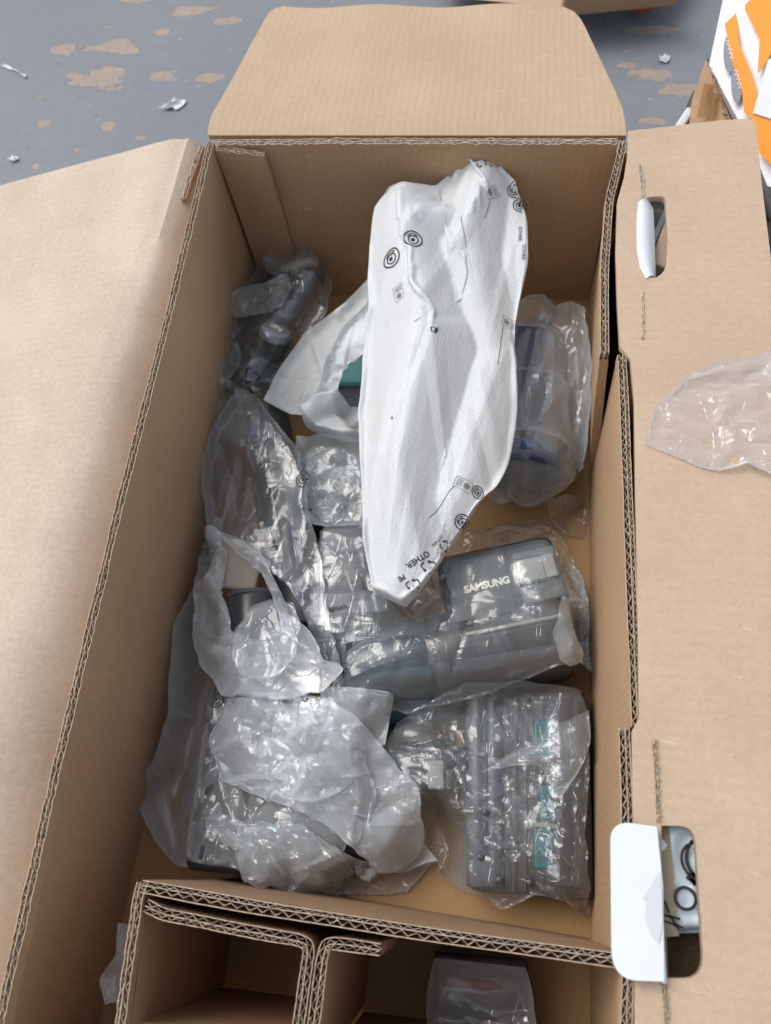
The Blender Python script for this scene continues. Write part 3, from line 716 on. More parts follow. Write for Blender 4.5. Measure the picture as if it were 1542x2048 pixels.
# ================================================================== film sheets: a small cloth solver
def vnoise(n, m, cells_u, cells_v, seed):
    r = np.random.default_rng(seed); g = r.normal(0, 1, (cells_u + 3, cells_v + 3))
    u = np.linspace(0, cells_u, n); v = np.linspace(0, cells_v, m); iu = u.astype(int); iv = v.astype(int); fu = u - iu; fv = v - iv
    fu = fu * fu * (3 - 2 * fu); fv = fv * fv * (3 - 2 * fv); A = g[iu][:, iv]; Bq = g[iu + 1][:, iv]; C = g[iu][:, iv + 1]; D = g[iu + 1][:, iv + 1]
    return (A * (1 - fu)[:, None] + Bq * fu[:, None]) * (1 - fv)[None] + (C * (1 - fu)[:, None] + D * fu[:, None]) * fv[None]
def relax(P, h, excess, iters, seed, grav=.00006, stiff=.12, pin=1.0, aniso=(1, 1), lift=0.0, fu=3, fv=3, sag=None, calm=0):
    n, m, _ = P.shape; r = np.random.default_rng(seed)
    idx = np.arange(n * m).reshape(n, m)
    X = P.reshape(-1, 3).copy(); X0 = X.copy()
    edge = np.zeros((n, m), bool); edge[0] = edge[-1] = True; edge[:, 0] = edge[:, -1] = True
    wgt = np.where(edge.ravel(), 1 - pin, 1.0); wgt = np.maximum(wgt, 1e-3)
    ex = excess * (1 + .55 * vnoise(n, m, fu, fv, seed + 5)); ex = np.clip(ex, excess * .15, excess * 2.2)
    if calm:
        ii = np.minimum(np.arange(n), np.arange(n)[::-1])[:, None]; jj = np.minimum(np.arange(m), np.arange(m)[::-1])[None]; ex = ex * np.clip((np.minimum(ii, jj) - 1) / calm, .0, 1)
    ex = ex.ravel()
    groups = []
    def add(A, B_, k, which):
        A = A.ravel(); B_ = B_.ravel()
        if len(A): groups.append((A, B_, np.linalg.norm(X0[A] - X0[B_], axis=1), k, which))
    for s_ in (0, 1):
        add(idx[:, s_:-1:2], idx[:, s_ + 1::2], 1.0, 1); add(idx[s_:-1:2, :], idx[s_ + 1::2, :], 1.0, 0)
        add(idx[s_:-1:2, :-1], idx[s_ + 1::2, 1:], .35, 2); add(idx[s_:-1:2, 1:], idx[s_ + 1::2, :-1], .35, 2)
    for s_ in (0, 1, 2, 3):
        add(idx[:, s_:m - 2:4], idx[:, s_ + 2::4][:, :len(range(s_, m - 2, 4))], stiff, 1); add(idx[s_:n - 2:4, :], idx[s_ + 2::4, :][:len(range(s_, n - 2, 4))], stiff, 0)
    z = vnoise(n, m, 9, 9, seed) * .0016 + vnoise(n, m, 24, 24, seed + 1) * .0011 + vnoise(n, m, 46, 46, seed + 2) * .0006
    X[:, 2] += (np.abs(z).ravel() * 1.2 + lift * r.random(n * m)) * (~edge.ravel())
    vel = np.zeros_like(X); off = .0012
    for t in range(iters):
        ramp = min(1.0, (t + 1) / (iters * .55))
        old = X.copy()
        vel *= .90; vel[:, 2] -= grav; X += vel * (wgt[:, None] > .5)
        for A, B_, L0, k, which in groups:
            e_ = (ex[A] + ex[B_]) * .5 * ramp * (aniso[which] if which < 2 else (aniso[0] + aniso[1]) / 2)
            L = L0 * (1 + e_)
            d = X[B_] - X[A]; dl = np.sqrt((d * d).sum(1)) + 1e-9
            wa, wb = wgt[A], wgt[B_]
            f = (k * (dl - L) / dl / (wa + wb))
            if k < .3: f = np.where(dl > L, 0, f)           # bending only resists folding up
            X[A] += d * (f * wa)[:, None]; X[B_] -= d * (f * wb)[:, None]
        g = hm_at(h, X[:, 0], X[:, 1]) + off
        if sag is not None: g = np.maximum(g, X0[:, 2] - sag)
        low = X[:, 2] < g
        X[:, 2] = np.where(low & (wgt > .5), g, X[:, 2])
        # film crowds up to this far over what it lies on
        vel = (X - old); vel = np.clip(vel, -.004, .004); vel[low, :2] *= .4
    return X.reshape(n, m, 3)
def resamp_n(P, n, jit, seed, closed_jit=True):
    P = np.array(P, float); d = np.concatenate([[0], np.cumsum(np.linalg.norm(np.diff(P, axis=0), axis=1))])
    s = np.linspace(0, d[-1], n); Q = np.stack([np.interp(s, d, P[:, k]) for k in range(3)], 1)
    Q = smooth_path(Q, 1)
    if jit: 
        r = np.random.default_rng(seed); L = d[-1]; t = np.linspace(0, 1, n)
        k = max(3, int(L / .012)); w1 = np.interp(t, np.linspace(0, 1, k + 1), r.normal(0, jit, k + 1)) * np.sin(math.pi * t) ** .3
        tg = np.gradient(Q, axis=0); tg /= np.linalg.norm(tg, axis=1)[:, None] + 1e-9
        Q[:, 0] += -tg[:, 1] * w1; Q[:, 1] += tg[:, 0] * w1
    return Q
def lift_pts(pts, h, add=.004):
    out = []
    for p in pts:
        if len(p) == 3 and p[2] is not None: v = at(*p); out.append((v.x, v.y, v.z)); continue
        z = .05
        for _ in range(6):
            v = at(p[0], p[1], z); z = .6 * (float(hm_at(h, np.array([v.x]), np.array([v.y]))[0]) + add) + .4 * z
        v = at(p[0], p[1], z); out.append((v.x, v.y, v.z))
    return out
def crease(A, count, amp, wid, mode, seed):
    """straight folds: tent-shaped ridges and valleys across the sheet, dying out at its rim"""
    n, m, _ = A.shape; r = np.random.default_rng(seed + 77); X, Y = A[..., 0], A[..., 1]; Z = np.zeros((n, m))
    cx, cy = X.mean(), Y.mean(); size = max(np.ptp(X), np.ptp(Y)); area_ = np.ptp(X) * np.ptp(Y)
    count = int(count * min(1.6, max(.35, area_ / .02)))
    base = r.random() * math.pi
    for k in range(count):
        i, j = r.integers(0, n), r.integers(0, m); px, py = X[i, j], Y[i, j]
        if mode == 'v': a = math.pi / 2 + r.normal(-.1, .22)
        elif r.random() < .55: a = math.atan2(py - cy, px - cx) + r.normal(0, .35)
        else: a = base + r.normal(0, .6)
        L = size * r.uniform(.12, .45); w_ = wid * r.uniform(.45, 1.4); h_ = amp * r.uniform(.35, 1.3) * (1 if r.random() < .65 else -.6)
        u = (X - px) * math.cos(a) + (Y - py) * math.sin(a); v = -(X - px) * math.sin(a) + (Y - py) * math.cos(a)
        wl = w_ * (1 + .6 * u / L)
        Z += h_ * np.clip(1 - np.abs(v) / np.maximum(wl, .002), 0, 1) * np.clip(1 - np.abs(u) / L, 0, 1)
    ii = np.minimum(np.arange(n), np.arange(n)[::-1])[:, None]; jj = np.minimum(np.arange(m), np.arange(m)[::-1])[None]
    A = A.copy(); A[..., 2] += Z * np.clip(np.minimum(ii, jj) / 4, 0, 1); return A
def sheet_mesh(grids, smooth=True):
    V, F = [], []; 
    for G in grids:
        n, m, _ = G.shape; b = len(V); V.extend(G.reshape(-1, 3).tolist())
        ii, jj = np.meshgrid(np.arange(n - 1), np.arange(m - 1), indexing='ij'); a = (b + ii * m + jj).ravel()
        F.extend(np.stack([a, a + m, a + m + 1, a + 1], 1).tolist())
    return mesh(V, F, smooth)
def refine(G):
    """double the grid with Catmull-Rom style interpolation, keeps creases fairly crisp"""
    def up(A):
        n = A.shape[0]; O = np.empty((2 * n - 1,) + A.shape[1:]); O[::2] = A
        P = np.concatenate([A[:1], A, A[-1:]]); O[1::2] = (-P[:-3] + 9 * P[1:-2] + 9 * P[2:-1] - P[3:]) / 16
        return O
    return np.swapaxes(up(np.swapaxes(up(G), 0, 1)), 0, 1)
def coons(top, right, bottom, left, h, n_u, n_v, jit, seed):
    """outline points in order, clockwise: top L>R, right T>B, bottom R>L, left B>T"""
    T = resamp_n(lift_pts(top, h), n_u, jit, seed); Rr = resamp_n(lift_pts(right, h), n_v, jit, seed + 1)
    Bm = resamp_n(lift_pts(bottom, h), n_u, jit, seed + 2)[::-1]; Lf = resamp_n(lift_pts(left, h), n_v, jit, seed + 3)[::-1]
    Rr[0], Rr[-1], Lf[0], Lf[-1] = T[-1], Bm[-1], T[0], Bm[0]
    u = np.linspace(0, 1, n_u)[None, :, None]; v = np.linspace(0, 1, n_v)[:, None, None]
    G = (1 - v) * T[None] + v * Bm[None] + (1 - u) * Lf[:, None] + u * Rr[:, None] - ((1 - u) * (1 - v) * T[0] + u * (1 - v) * T[-1] + (1 - u) * v * Bm[0] + u * v * Bm[-1])
    return G
SHEETS = {}
def wrap(name, label, cat, mat, top, right, bottom, left, cell=.0026, excess=.10, iters=140, seed=1, under=True, jit=.0008, hd=3, hb=3,
         bulge=None, add=0.0, aniso=(1, 1), stiff=.12, under_mat=None, grav=.00006, parent=None, wall=None, fu=4, fv=4, sag=None, calm=2, cl=9, group=None, soft=False, folds=(34, .0028, .008, None)):
    global HM
    h = blur(dilate(-dilate(-dilate(HM, hd + cl), cl), 0), hb)
    if bulge is not None:
        xs = HX0 + np.arange(HNX) * HS; ys_ = HY0 + np.arange(HNY) * HS; XX, YY = np.meshgrid(xs, ys_, indexing='ij'); h = np.maximum(h, bulge(XX, YY))
    lt = np.array(lift_pts(top, h)); lr = np.array(lift_pts(right, h)); lb = np.array(lift_pts(bottom, h)); ll = np.array(lift_pts(left, h))
    Lq = lambda a: np.linalg.norm(np.diff(a, axis=0), axis=1).sum()
    nu = int(max(Lq(lt), Lq(lb)) / cell) + 4; nv = int(max(Lq(lr), Lq(ll)) / cell) + 4
    G = coons(top, right, bottom, left, h, nu, nv, jit, seed)
    G[1:-1, 1:-1, 2] = np.maximum(G[1:-1, 1:-1, 2], hm_at(h, G[1:-1, 1:-1, 0], G[1:-1, 1:-1, 1]) + .001)
    A = relax(G, h, excess, iters, seed, aniso=aniso, stiff=stiff, grav=grav, fu=fu, fv=fv, sag=sag, calm=calm)
    if soft: A = refine(A)
    for _ in range(2 if not soft else 1):
        A[1:-1, 1:-1] = A[1:-1, 1:-1] * .4 + .15 * (A[2:, 1:-1] + A[:-2, 1:-1] + A[1:-1, 2:] + A[1:-1, :-2])
    A = crease(A, *folds, seed)
    grids = [A]
    if under and not soft:
        G2 = G.copy(); Bq = relax(G2, h - .002, excess * .55, int(iters * .6), seed + 40, aniso=aniso, stiff=stiff * 1.6, grav=grav * 1.5, fu=fu, fv=fv)
        Bq[..., 2] = np.where(Bq[..., 2] > A[..., 2] - .0006, A[..., 2] - .0006 - .0015 * np.abs(vnoise(nv, nu, 14, 14, seed + 9)), Bq[..., 2])
        Bq[0], Bq[-1], Bq[:, 0], Bq[:, -1] = A[0], A[-1], A[:, 0], A[:, -1]
        grids.append(Bq[:, ::-1])
    if wall is not None:
        for g_ in grids:
            g_[..., 0] = np.clip(g_[..., 0], wall[0], wall[1])
    me = sheet_mesh(grids)
    if not soft:
        try: me.set_sharp_from_angle(angle=R(24))
        except Exception: pass
    if parent is None:
        o = obj(name, me, mat); c0 = A.reshape(-1, 3).mean(0); me.transform(Matrix.Translation(-Vector(c0))); o.location = Vector(c0)
        tag(o, label, cat, group)
    else: o = obj(name, me, mat, parent, label)
    # later films lie on this one
    g0 = grids[0].reshape(-1, 3); i = np.clip(((g0[:, 0] - HX0) / HS).round().astype(int), 0, HNX - 1); j = np.clip(((g0[:, 1] - HY0) / HS).round().astype(int), 0, HNY - 1)
    np.maximum.at(HM, (i, j), g0[:, 2])
    fl_ = g0.reshape(grids[0].shape)
    SHEETS[name + str(seed)] = (o, grids[0])
    return o
def n_(*pts): return [tuple(p) for p in pts]

# ---- prints laid on a sheet: 2-D marks dropped on to the surface
def drop_marks(o, parts2d, pos_px, rot, mat, name='printed_mark', lift=.0005, zg=.1, flip=False):
    """parts2d: list of (verts2d, faces) in metres"""
    me0 = o.data; off = wloc(o)
    key = o.name
    if key not in drop_marks.cache:
        vs = [v.co + off for v in me0.vertices]; drop_marks.cache[key] = BVHTree.FromPolygons(vs, [tuple(p.vertices) for p in me0.polygons])
    tree = drop_marks.cache[key]
    d = ray(*pos_px).normalized(); hit = tree.ray_cast(CAM_P, d)
    if hit[0] is None: return None
    c = hit[0]; nrm = hit[1] if hit[1].z > 0 else -hit[1]
    nrm = (nrm + Vector((0, 0, 1.5))).normalized()
    x = Vector((math.cos(rot), math.sin(rot), 0)); x = (x - nrm * x.dot(nrm)).normalized(); y = nrm.cross(x)
    V, F = [], []
    for vs, fs in parts2d:
        b = len(V)
        for p in vs:
            q = c + x * p[0] + y * p[1]
            hh = tree.ray_cast(q + nrm * .03, -nrm, .06)
            if hh[0] is not None and abs((hh[0] - q).dot(nrm)) < .02: q = hh[0] + nrm * lift
            else: q = q + nrm * lift
            V.append(q)
        F += [tuple(b + k for k in f) for f in fs]
    if not F: return None
    return obj(name, mesh(V, F), mat, o)
drop_marks.cache = {}
def t2d(s, size, dx=0, dy=0, off=0.0, split=True, mirror=False, rot=0):
    me = text_mesh(s, size, Matrix.Translation((dx, dy, 0)) @ Matrix.Rotation(rot, 4, 'Z'), 0.0, off)
    bm = bmesh.new(); bm.from_mesh(me); bmesh.ops.triangulate(bm, faces=bm.faces[:])
    if split: 
        long_ = [e for e in bm.edges if e.calc_length() > .0016]
        bmesh.ops.subdivide_edges(bm, edges=long_, cuts=1)
        bmesh.ops.triangulate(bm, faces=bm.faces[:])
    vs = [((-v.co.x if mirror else v.co.x), v.co.y) for v in bm.verts]; fs = [tuple(v.index for v in f.verts) for f in bm.faces]; bm.free()
    return (vs, fs)
def ring2d(r0, r1, cx=0, cy=0, n=36, a0=0, a1=2 * math.pi):
    vs = []; fs = []
    for k in range(n + 1):
        a = a0 + (a1 - a0) * k / n
        vs += [(cx + r0 * math.cos(a), cy + r0 * math.sin(a)), (cx + r1 * math.cos(a), cy + r1 * math.sin(a))]
        if k: b = 2 * k; fs.append((b - 2, b - 1, b + 1, b))
    return (vs, fs)
def line2d(a, b, wd, n=6):
    a = Vector(a); b = Vector(b); d = (b - a); nn = Vector((-d.y, d.x)).normalized() * wd / 2; vs = []; fs = []
    for k in range(n + 1):
        p = a + d * k / n; vs += [tuple(p + nn), tuple(p - nn)]
        if k: q = 2 * k; fs.append((q - 2, q - 1, q + 1, q))
    return (vs, fs)
def tri_arrows(s, cx=0, cy=0, w_=.0010):
    """three bent chasing arrows round a triangle"""
    out = []
    for k in range(3):
        A = math.pi / 2 + k * 2 * math.pi / 3; P = lambda a, r: (cx + r * math.cos(a), cy + r * math.sin(a))
        p0, p1, p2 = P(A - .62, s * .78), P(A, s), P(A + .50, s * .72)
        out += [line2d(p0, p1, w_, 3), line2d(p1, p2, w_, 3)]
        d = (Vector(p2) - Vector(p1)).normalized(); nn = Vector((-d.y, d.x)); tip = Vector(p2) + d * s * .32
        out.append(([tuple(Vector(p2) + nn * s * .24), tuple(Vector(p2) - nn * s * .24), tuple(tip)], [(0, 1, 2)]))
    return out
def face_ring(r):
    """warning roundel: a ring with a bag and small face-like swirl"""
    o = [ring2d(r * .86, r), ring2d(r * .44, r * .56, 0, r * .1), ring2d(r * .0, r * .22, r * .05, r * .12, 12), ring2d(r * .62, r * .70, 0, 0, 18, 3.6, 5.6)]
    o += [line2d((-r * .5, -r * .45), (-r * .1, -r * .2), r * .1), line2d((r * .1, -r * .55), (r * .5, -r * .2), r * .1)]
    return o
def mini_block():
    o = [ring2d(.0023, .0028, 0, .004, 20), ring2d(.0006, .0014, 0, .004, 10)]
    for k in range(4): o.append(line2d((-.004, -.001 - k * .0014), (.004 - .001 * (k % 2), -.001 - k * .0014), .00035, 5))
    o += [line2d((-.0052, -.0075), (.0052, -.0075), .0003), line2d((-.0052, .0085), (.0052, .0085), .0003), line2d((-.0052, -.0075), (-.0052, .0085), .0003), line2d((.0052, -.0075), (.0052, .0085), .0003)]
    return o

# ---- lowest films first
wrap('plastic_bag', 'clear crackly bag round the grey pipe joint in the far left corner', 'plastic bag', F_joint,
     n_((520, 515, .07), (560, 495, .075), (615, 488, .075), (640, 520, .08)), n_((640, 520, .08), (664, 560, .08), (655, 625, .085), (610, 690, .08), (560, 770, .075), (520, 860, .07)),
     n_((520, 860, .07), (480, 900, .07), (440, 860, .07), (412, 842, .07)), n_((412, 842, .07), (398, 720, .075), (412, 680, .08), (445, 655, .085), (462, 600, .085), (500, 560, .08), (520, 515, .07)),
     excess=.10, seed=11, cell=.0028, hd=2, hb=3, sag=.014, stiff=.08, iters=150, wall=(-.001, .41), folds=(12, .002, .007, None))
wrap('film_tuft', 'crumpled clear bag end sticking up left of the PUSH button', 'plastic film', F_tuft,
     n_((444, 596, .10), (480, 575, .105), (540, 560, .11), (575, 545, .11)), n_((575, 545, .11), (585, 575, .105), (560, 610, .10)), n_((560, 610, .10), (520, 625, .10), (470, 632, .095)), n_((470, 632, .095), (450, 615, .10), (444, 596, .10)),
     excess=.3, seed=61, cell=.0022, stiff=.03, sag=.004, folds=(90, .005, .006, None), hb=2, cl=1)
wrap('film_tuft', 'crumpled clear film bunched against the left wall below the pipe joint', 'plastic film', F_tuft,
     n_((398, 735, .08), (410, 690, .09), (445, 675, .095), (475, 685, .09)), n_((475, 685, .09), (480, 730, .085), (450, 760, .08)), n_((450, 760, .08), (425, 765, .08), (405, 760, .08)), n_((405, 760, .08), (398, 735, .08)),
     excess=.3, seed=62, cell=.0022, stiff=.03, sag=.004, folds=(90, .005, .006, None), hb=2, cl=1, wall=(-.001, .4))
wrap('film_tuft', 'twisted top of the clear bag at the far end of the pipe joint', 'plastic film', F_tuft,
     n_((525, 520, .06), (560, 498, .07), (590, 486, .075), (622, 500, .07)), n_((622, 500, .07), (640, 520, .08), (630, 545, .09)), n_((630, 545, .09), (590, 545, .095), (545, 545, .085)), n_((545, 545, .085), (530, 535, .07), (525, 520, .06)),
     excess=.3, seed=63, cell=.0022, stiff=.03, sag=.004, folds=(90, .005, .006, None), hb=2, cl=1)
wrap('plastic_bag', 'pleated hazy bag round the blue-rimmed canister against the right wall', 'plastic bag', F_pleat,
     n_((1000, 640, .10), (1052, 592, .105), (1090, 588, .10), (1110, 610, .095), (1140, 600, .10), (1170, 615, .09)), n_((1170, 615, .09), (1182, 720, .09), (1182, 800, .085), (1174, 890, .07), (1165, 935, .055)),
     n_((1165, 935, .055), (1120, 985, .035), (1060, 1002, .03), (1000, 1000, .03), (950, 985, .04)), n_((950, 985, .04), (960, 900, .09), (970, 820, .105), (985, 730, .11), (1000, 640, .10)),
     excess=.12, seed=12, hd=1, hb=3, cl=3, sag=.016, folds=(34, .0045, .009, 'v'), aniso=(.25, 1.9), stiff=.15, fu=2, fv=7, wall=(-.001, .3985))
wrap('plastic_bag', 'bag over the small round nozzle, left of the foam pouch', 'plastic bag', F_haze,
     n_((592, 872, .08), (640, 868, .085), (690, 872, .085), (728, 885, .085)), n_((728, 885, .085), (742, 960, .085), (742, 1030, .08), (735, 1085, .075)),
     n_((735, 1085, .075), (690, 1060, .07), (640, 1050, .07), (610, 1045, .07)), n_((610, 1045, .07), (598, 1000, .075), (596, 930, .08), (592, 872, .08)), excess=.12, seed=13, cell=.0026, stiff=.06, sag=.014, hd=1, hb=2)
wrap('plastic_bag', 'long hazy bag round the handheld vacuum and the Brush motor, right of centre', 'plastic bag', F_clear,
     n_((640, 1060), (740, 1075), (850, 1085), (900, 1062), (985, 1052), (1090, 1036), (1125, 1070)), n_((1125, 1070), (1152, 1130), (1183, 1205), (1182, 1280), (1183, 1344)),
     n_((1183, 1344), (1125, 1330), (1010, 1375), (900, 1405), (815, 1428), (750, 1415), (690, 1395)), n_((690, 1395), (660, 1330), (640, 1250), (632, 1150), (640, 1060)),
     excess=.075, seed=14, hd=1, hb=3, stiff=.12, wall=(-.001, .3995), fu=6, fv=3)
wrap('film_flap', 'loose doubled end of clear film hanging right of the handheld vacuum', 'plastic film', F_haze,
     n_((1128, 1110), (1150, 1130), (1165, 1150)), n_((1165, 1150), (1180, 1220), (1182, 1300), (1184, 1346)), n_((1184, 1346), (1160, 1325), (1140, 1335), (1120, 1320)),
     n_((1120, 1320), (1105, 1270), (1125, 1200), (1128, 1110)), excess=.12, seed=15, cell=.0026, add=.004, stiff=.05, hb=5, wall=(-.001, .3995))
wrap('plastic_bag', 'clear crackly bag round the floor brush head at the near right', 'plastic bag', F_crisp,
     n_((795, 1445), (860, 1405), (930, 1366), (1040, 1360), (1120, 1372), (1160, 1378)), n_((1160, 1378), (1180, 1450), (1180, 1560), (1172, 1640), (1178, 1760), (1182, 1840)),
     n_((1182, 1840), (1130, 1800), (1070, 1790), (1010, 1815), (940, 1785), (880, 1755)), n_((880, 1755), (858, 1690), (845, 1620), (790, 1530), (770, 1490), (795, 1445)),
     excess=.11, seed=16, hd=2, hb=4, stiff=.08, wall=(-.001, .3990), fu=5, fv=5)
wrap('film_fold', 'milky folded corner of film over the far right end of the floor brush', 'plastic film', F_haze,
     n_((960, 1545), (1040, 1490), (1110, 1450), (1178, 1420)), n_((1178, 1420), (1183, 1470), (1170, 1520)), n_((1170, 1520), (1120, 1600), (1080, 1530), (1030, 1530)),
     n_((1030, 1530), (990, 1535), (960, 1545)), excess=.12, seed=17, cell=.0028, stiff=.06, hb=4, under=False, wall=(-.001, .3990))
wrap('film_scrap', 'little crumpled scrap of clear film by the right wall, above the handheld vacuum', 'plastic film', F_crisp,
     n_((1092, 1000), (1130, 988), (1168, 992)), n_((1168, 992), (1174, 1030), (1168, 1075)), n_((1168, 1075), (1135, 1068), (1118, 1050)), n_((1118, 1050), (1098, 1030), (1092, 1000)),
     excess=.35, seed=18, cell=.0022, stiff=.03, iters=200, wall=(-.001, .3985))
wrap('paper_envelope', 'flat white translucent sleeve lying under the crumpled film, left of centre', 'plastic sleeve', F_milk,
     n_((640, 1372, .072), (790, 1386, .072)), n_((790, 1386, .072), (778, 1440, .07), (770, 1490, .07)), n_((770, 1490, .07), (690, 1500, .07), (640, 1480, .07)), n_((640, 1480, .07), (640, 1372, .072)), excess=.02, seed=19, jit=.0003)
wrap('plastic_bag', 'greyish bag filling the far left beside the wall, under the pipe joint', 'plastic bag', F_crisp,
     n_((405, 760), (440, 740), (500, 790)), n_((500, 790), (520, 840), (500, 900)), n_((500, 900), (450, 890), (415, 850)), n_((415, 850), (400, 800), (405, 760)), excess=.2, seed=20, cell=.0026, stiff=.05, wall=(-.002, .4))
wrap('plastic_bag', 'tall hazy bag round the long extension pipe, along the left wall', 'plastic bag', F_pipe,
     n_((462, 792, .10), (485, 775, .105), (510, 790, .105), (545, 835, .10)), n_((545, 835, .10), (592, 890, .095), (612, 960, .09), (620, 1040, .09), (648, 1150, .09), (662, 1260, .09), (686, 1335, .085), (690, 1400, .085)),
     n_((690, 1400, .085), (650, 1330, .09), (610, 1230, .095), (580, 1160, .095)), n_((580, 1160, .095), (525, 1100, .09), (420, 1085, .075), (408, 1000, .07), (400, 930, .075), (425, 850, .085), (462, 792, .10)),
     excess=.09, seed=21, hd=3, hb=5, cl=9, sag=.018, folds=(16, .005, .012, 'v'), stiff=.09, aniso=(.7, 1.5), fu=3, fv=6, wall=(-.006, .4))
wrap('plastic_bag', 'big milky bag over the dark dock, its pointed corner against the left wall', 'plastic bag', F_skirt,
     n_((384, 1180, .055), (420, 1200), (520, 1380), (640, 1400)), n_((640, 1400), (700, 1500), (720, 1600), (690, 1700), (640, 1745)),
     n_((640, 1745), (560, 1775), (470, 1738), (352, 1732, .02)), n_((352, 1732, .02), (305, 1680, .02), (262, 1577, .03), (303, 1532, .04), (335, 1430, .05), (345, 1250, .06), (384, 1180, .055)),
     excess=.08, seed=22, hd=3, hb=6, stiff=.12, wall=(-.012, .4), fu=5, fv=5)
wrap('film_tangle', 'crumpled clear film round the little nozzle just above the insert', 'plastic film', F_skirt,
     n_((412, 1635), (440, 1625), (500, 1645), (600, 1650), (660, 1690)), n_((660, 1690), (720, 1720), (800, 1735), (868, 1720)), n_((868, 1720), (815, 1788), (700, 1788), (560, 1782)),
     n_((560, 1782), (490, 1760), (470, 1700), (412, 1668), (412, 1635)), excess=.26, seed=23, cell=.0024, stiff=.04, iters=190, hb=2, cl=2, folds=(110, .0045, .007, None))
wrap('film_swathe', 'broad milky crumpled film shining across the near left of the box', 'plastic film', F_milk,
     n_((455, 1398), (540, 1385), (640, 1392), (700, 1420), (740, 1465)), n_((740, 1465), (790, 1520), (836, 1585), (842, 1680), (876, 1722)),
     n_((876, 1722), (800, 1745), (745, 1730), (690, 1680), (640, 1640), (540, 1600)), n_((540, 1600), (445, 1562), (418, 1480), (455, 1398)),
     excess=.17, seed=24, cell=.0024, stiff=.045, iters=190, hb=4, fu=5, fv=5, folds=(75, .0035, .009, None))
wrap('film_loop', 'milky gathered bag mouth curling round a black cylinder end at the left wall', 'plastic film', F_milk,
     n_((452, 1110), (445, 1180), (462, 1260), (505, 1290), (580, 1230), (615, 1260), (640, 1300)), n_((640, 1300), (668, 1325), (686, 1340)),
     n_((686, 1340), (640, 1385), (560, 1398), (440, 1392), (388, 1310), (385, 1180), (410, 1060)), n_((410, 1060), (435, 1052), (452, 1110)),
     excess=.16, seed=25, cell=.0026, stiff=.05, iters=200, hb=5, aniso=(1.3, .8), wall=(-.003, .4), jit=.0016)
wrap('film_hood', 'rounded milky film bulging over the near end of the black cylinder', 'plastic film', F_milk,
     n_((470, 1255), (500, 1215), (545, 1200), (585, 1205)), n_((585, 1205), (600, 1250), (590, 1310), (560, 1350)), n_((560, 1350), (520, 1362), (480, 1350)),
     n_((480, 1350), (462, 1310), (470, 1255)), excess=.14, seed=26, cell=.0026, stiff=.05, hb=4, under=False)
wrap('film_strap', 'narrow twisted strand of milky film beside the pale card', 'plastic film', F_milk,
     n_((430, 1060), (470, 1075), (520, 1100)), n_((520, 1100), (560, 1180), (600, 1290)), n_((600, 1290), (575, 1270), (560, 1230)), n_((560, 1230), (520, 1140), (480, 1110), (430, 1060)),
     excess=.2, seed=27, cell=.0024, stiff=.04, hb=4, under=False)
wrap('film_scrap', 'clear film scraps poking out between the insert and the left wall', 'plastic film', F_milk,
     n_((236, 1845, .10), (262, 1850, .10)), n_((262, 1850, .10), (262, 1920, .10), (255, 2000, .10)), n_((255, 2000, .10), (210, 2010, .10)), n_((210, 2010, .10), (198, 1960, .10), (232, 1905, .10), (236, 1845, .10)),
     excess=.2, seed=28, cell=.0026, stiff=.05, hb=3, wall=(-.01, .0765))
wrap('zip_bag', 'grey zip bag over the black part in the right compartment', 'plastic bag', F_dim,
     n_((868, 1915, .075), (960, 1925, .075), (1050, 1935, .07)), n_((1050, 1935, .07), (1068, 2000, .065), (1075, 2060, .06)), n_((1075, 2060, .06), (960, 2065, .06), (855, 2060, .06)),
     n_((855, 2060, .06), (853, 1990, .07), (868, 1915, .075)), excess=.10, seed=29, cell=.003, stiff=.06)

# ---- foam pouches
def ridge_bulge(segs):
    def f(X, Y):
        o = np.zeros_like(X)
        for (a, b, r, soft) in segs:
            a = np.array(at(*a)); b = np.array(at(*b)); d = b[:2] - a[:2]; L2 = (d ** 2).sum()
            t = np.clip(((X - a[0]) * d[0] + (Y - a[1]) * d[1]) / L2, 0, 1); cx = a[0] + t * d[0]; cy = a[1] + t * d[1]
            dist = np.sqrt((X - cx) ** 2 + (Y - cy) ** 2); z = a[2] + t * (b[2] - a[2])
            o = np.maximum(o, z - soft * (np.sqrt(dist ** 2 + r * r) - r))
        return o
    return f
wrap('foam_sleeve', 'thin greenish-white foam sleeve running from the big pouch down to the left', 'foam wrap', FOAM2,
     n_((752, 540, .135), (770, 600, .14), (790, 655, .14)), n_((790, 655, .14), (700, 690, .125), (668, 730, .115), (640, 790, .10), (618, 832, .085)),
     n_((618, 832, .085), (580, 828, .085), (526, 800, .08)), n_((526, 800, .08), (560, 735, .09), (610, 665, .10), (690, 605, .12), (752, 540, .135)),
     excess=.05, seed=31, hd=2, hb=6, aniso=(1.6, .5), stiff=.25, fu=6, fv=2, jit=.0004, under=False, cell=.003, sag=.012, calm=3, soft=True)
wrap('foam_fold', 'bright white turned-back fold of foam arching over the teal block', 'foam wrap', FOAM,
     n_((760, 548, .150), (790, 600, .155), (800, 655, .155), (795, 700, .150)), n_((795, 700, .150), (735, 700, .135), (695, 728, .125), (675, 775, .110), (650, 812, .092)),
     n_((650, 812, .092), (628, 826, .09), (606, 830, .09)), n_((606, 830, .09), (640, 770, .11), (652, 715, .130), (685, 655, .140), (735, 605, .145), (760, 548, .150)),
     excess=.08, seed=34, hd=2, hb=6, aniso=(1.6, .5), stiff=.2, fu=5, fv=2, under=False, cell=.003, sag=.006, jit=.0004, calm=3, soft=True, folds=(16, .003, .009, None))
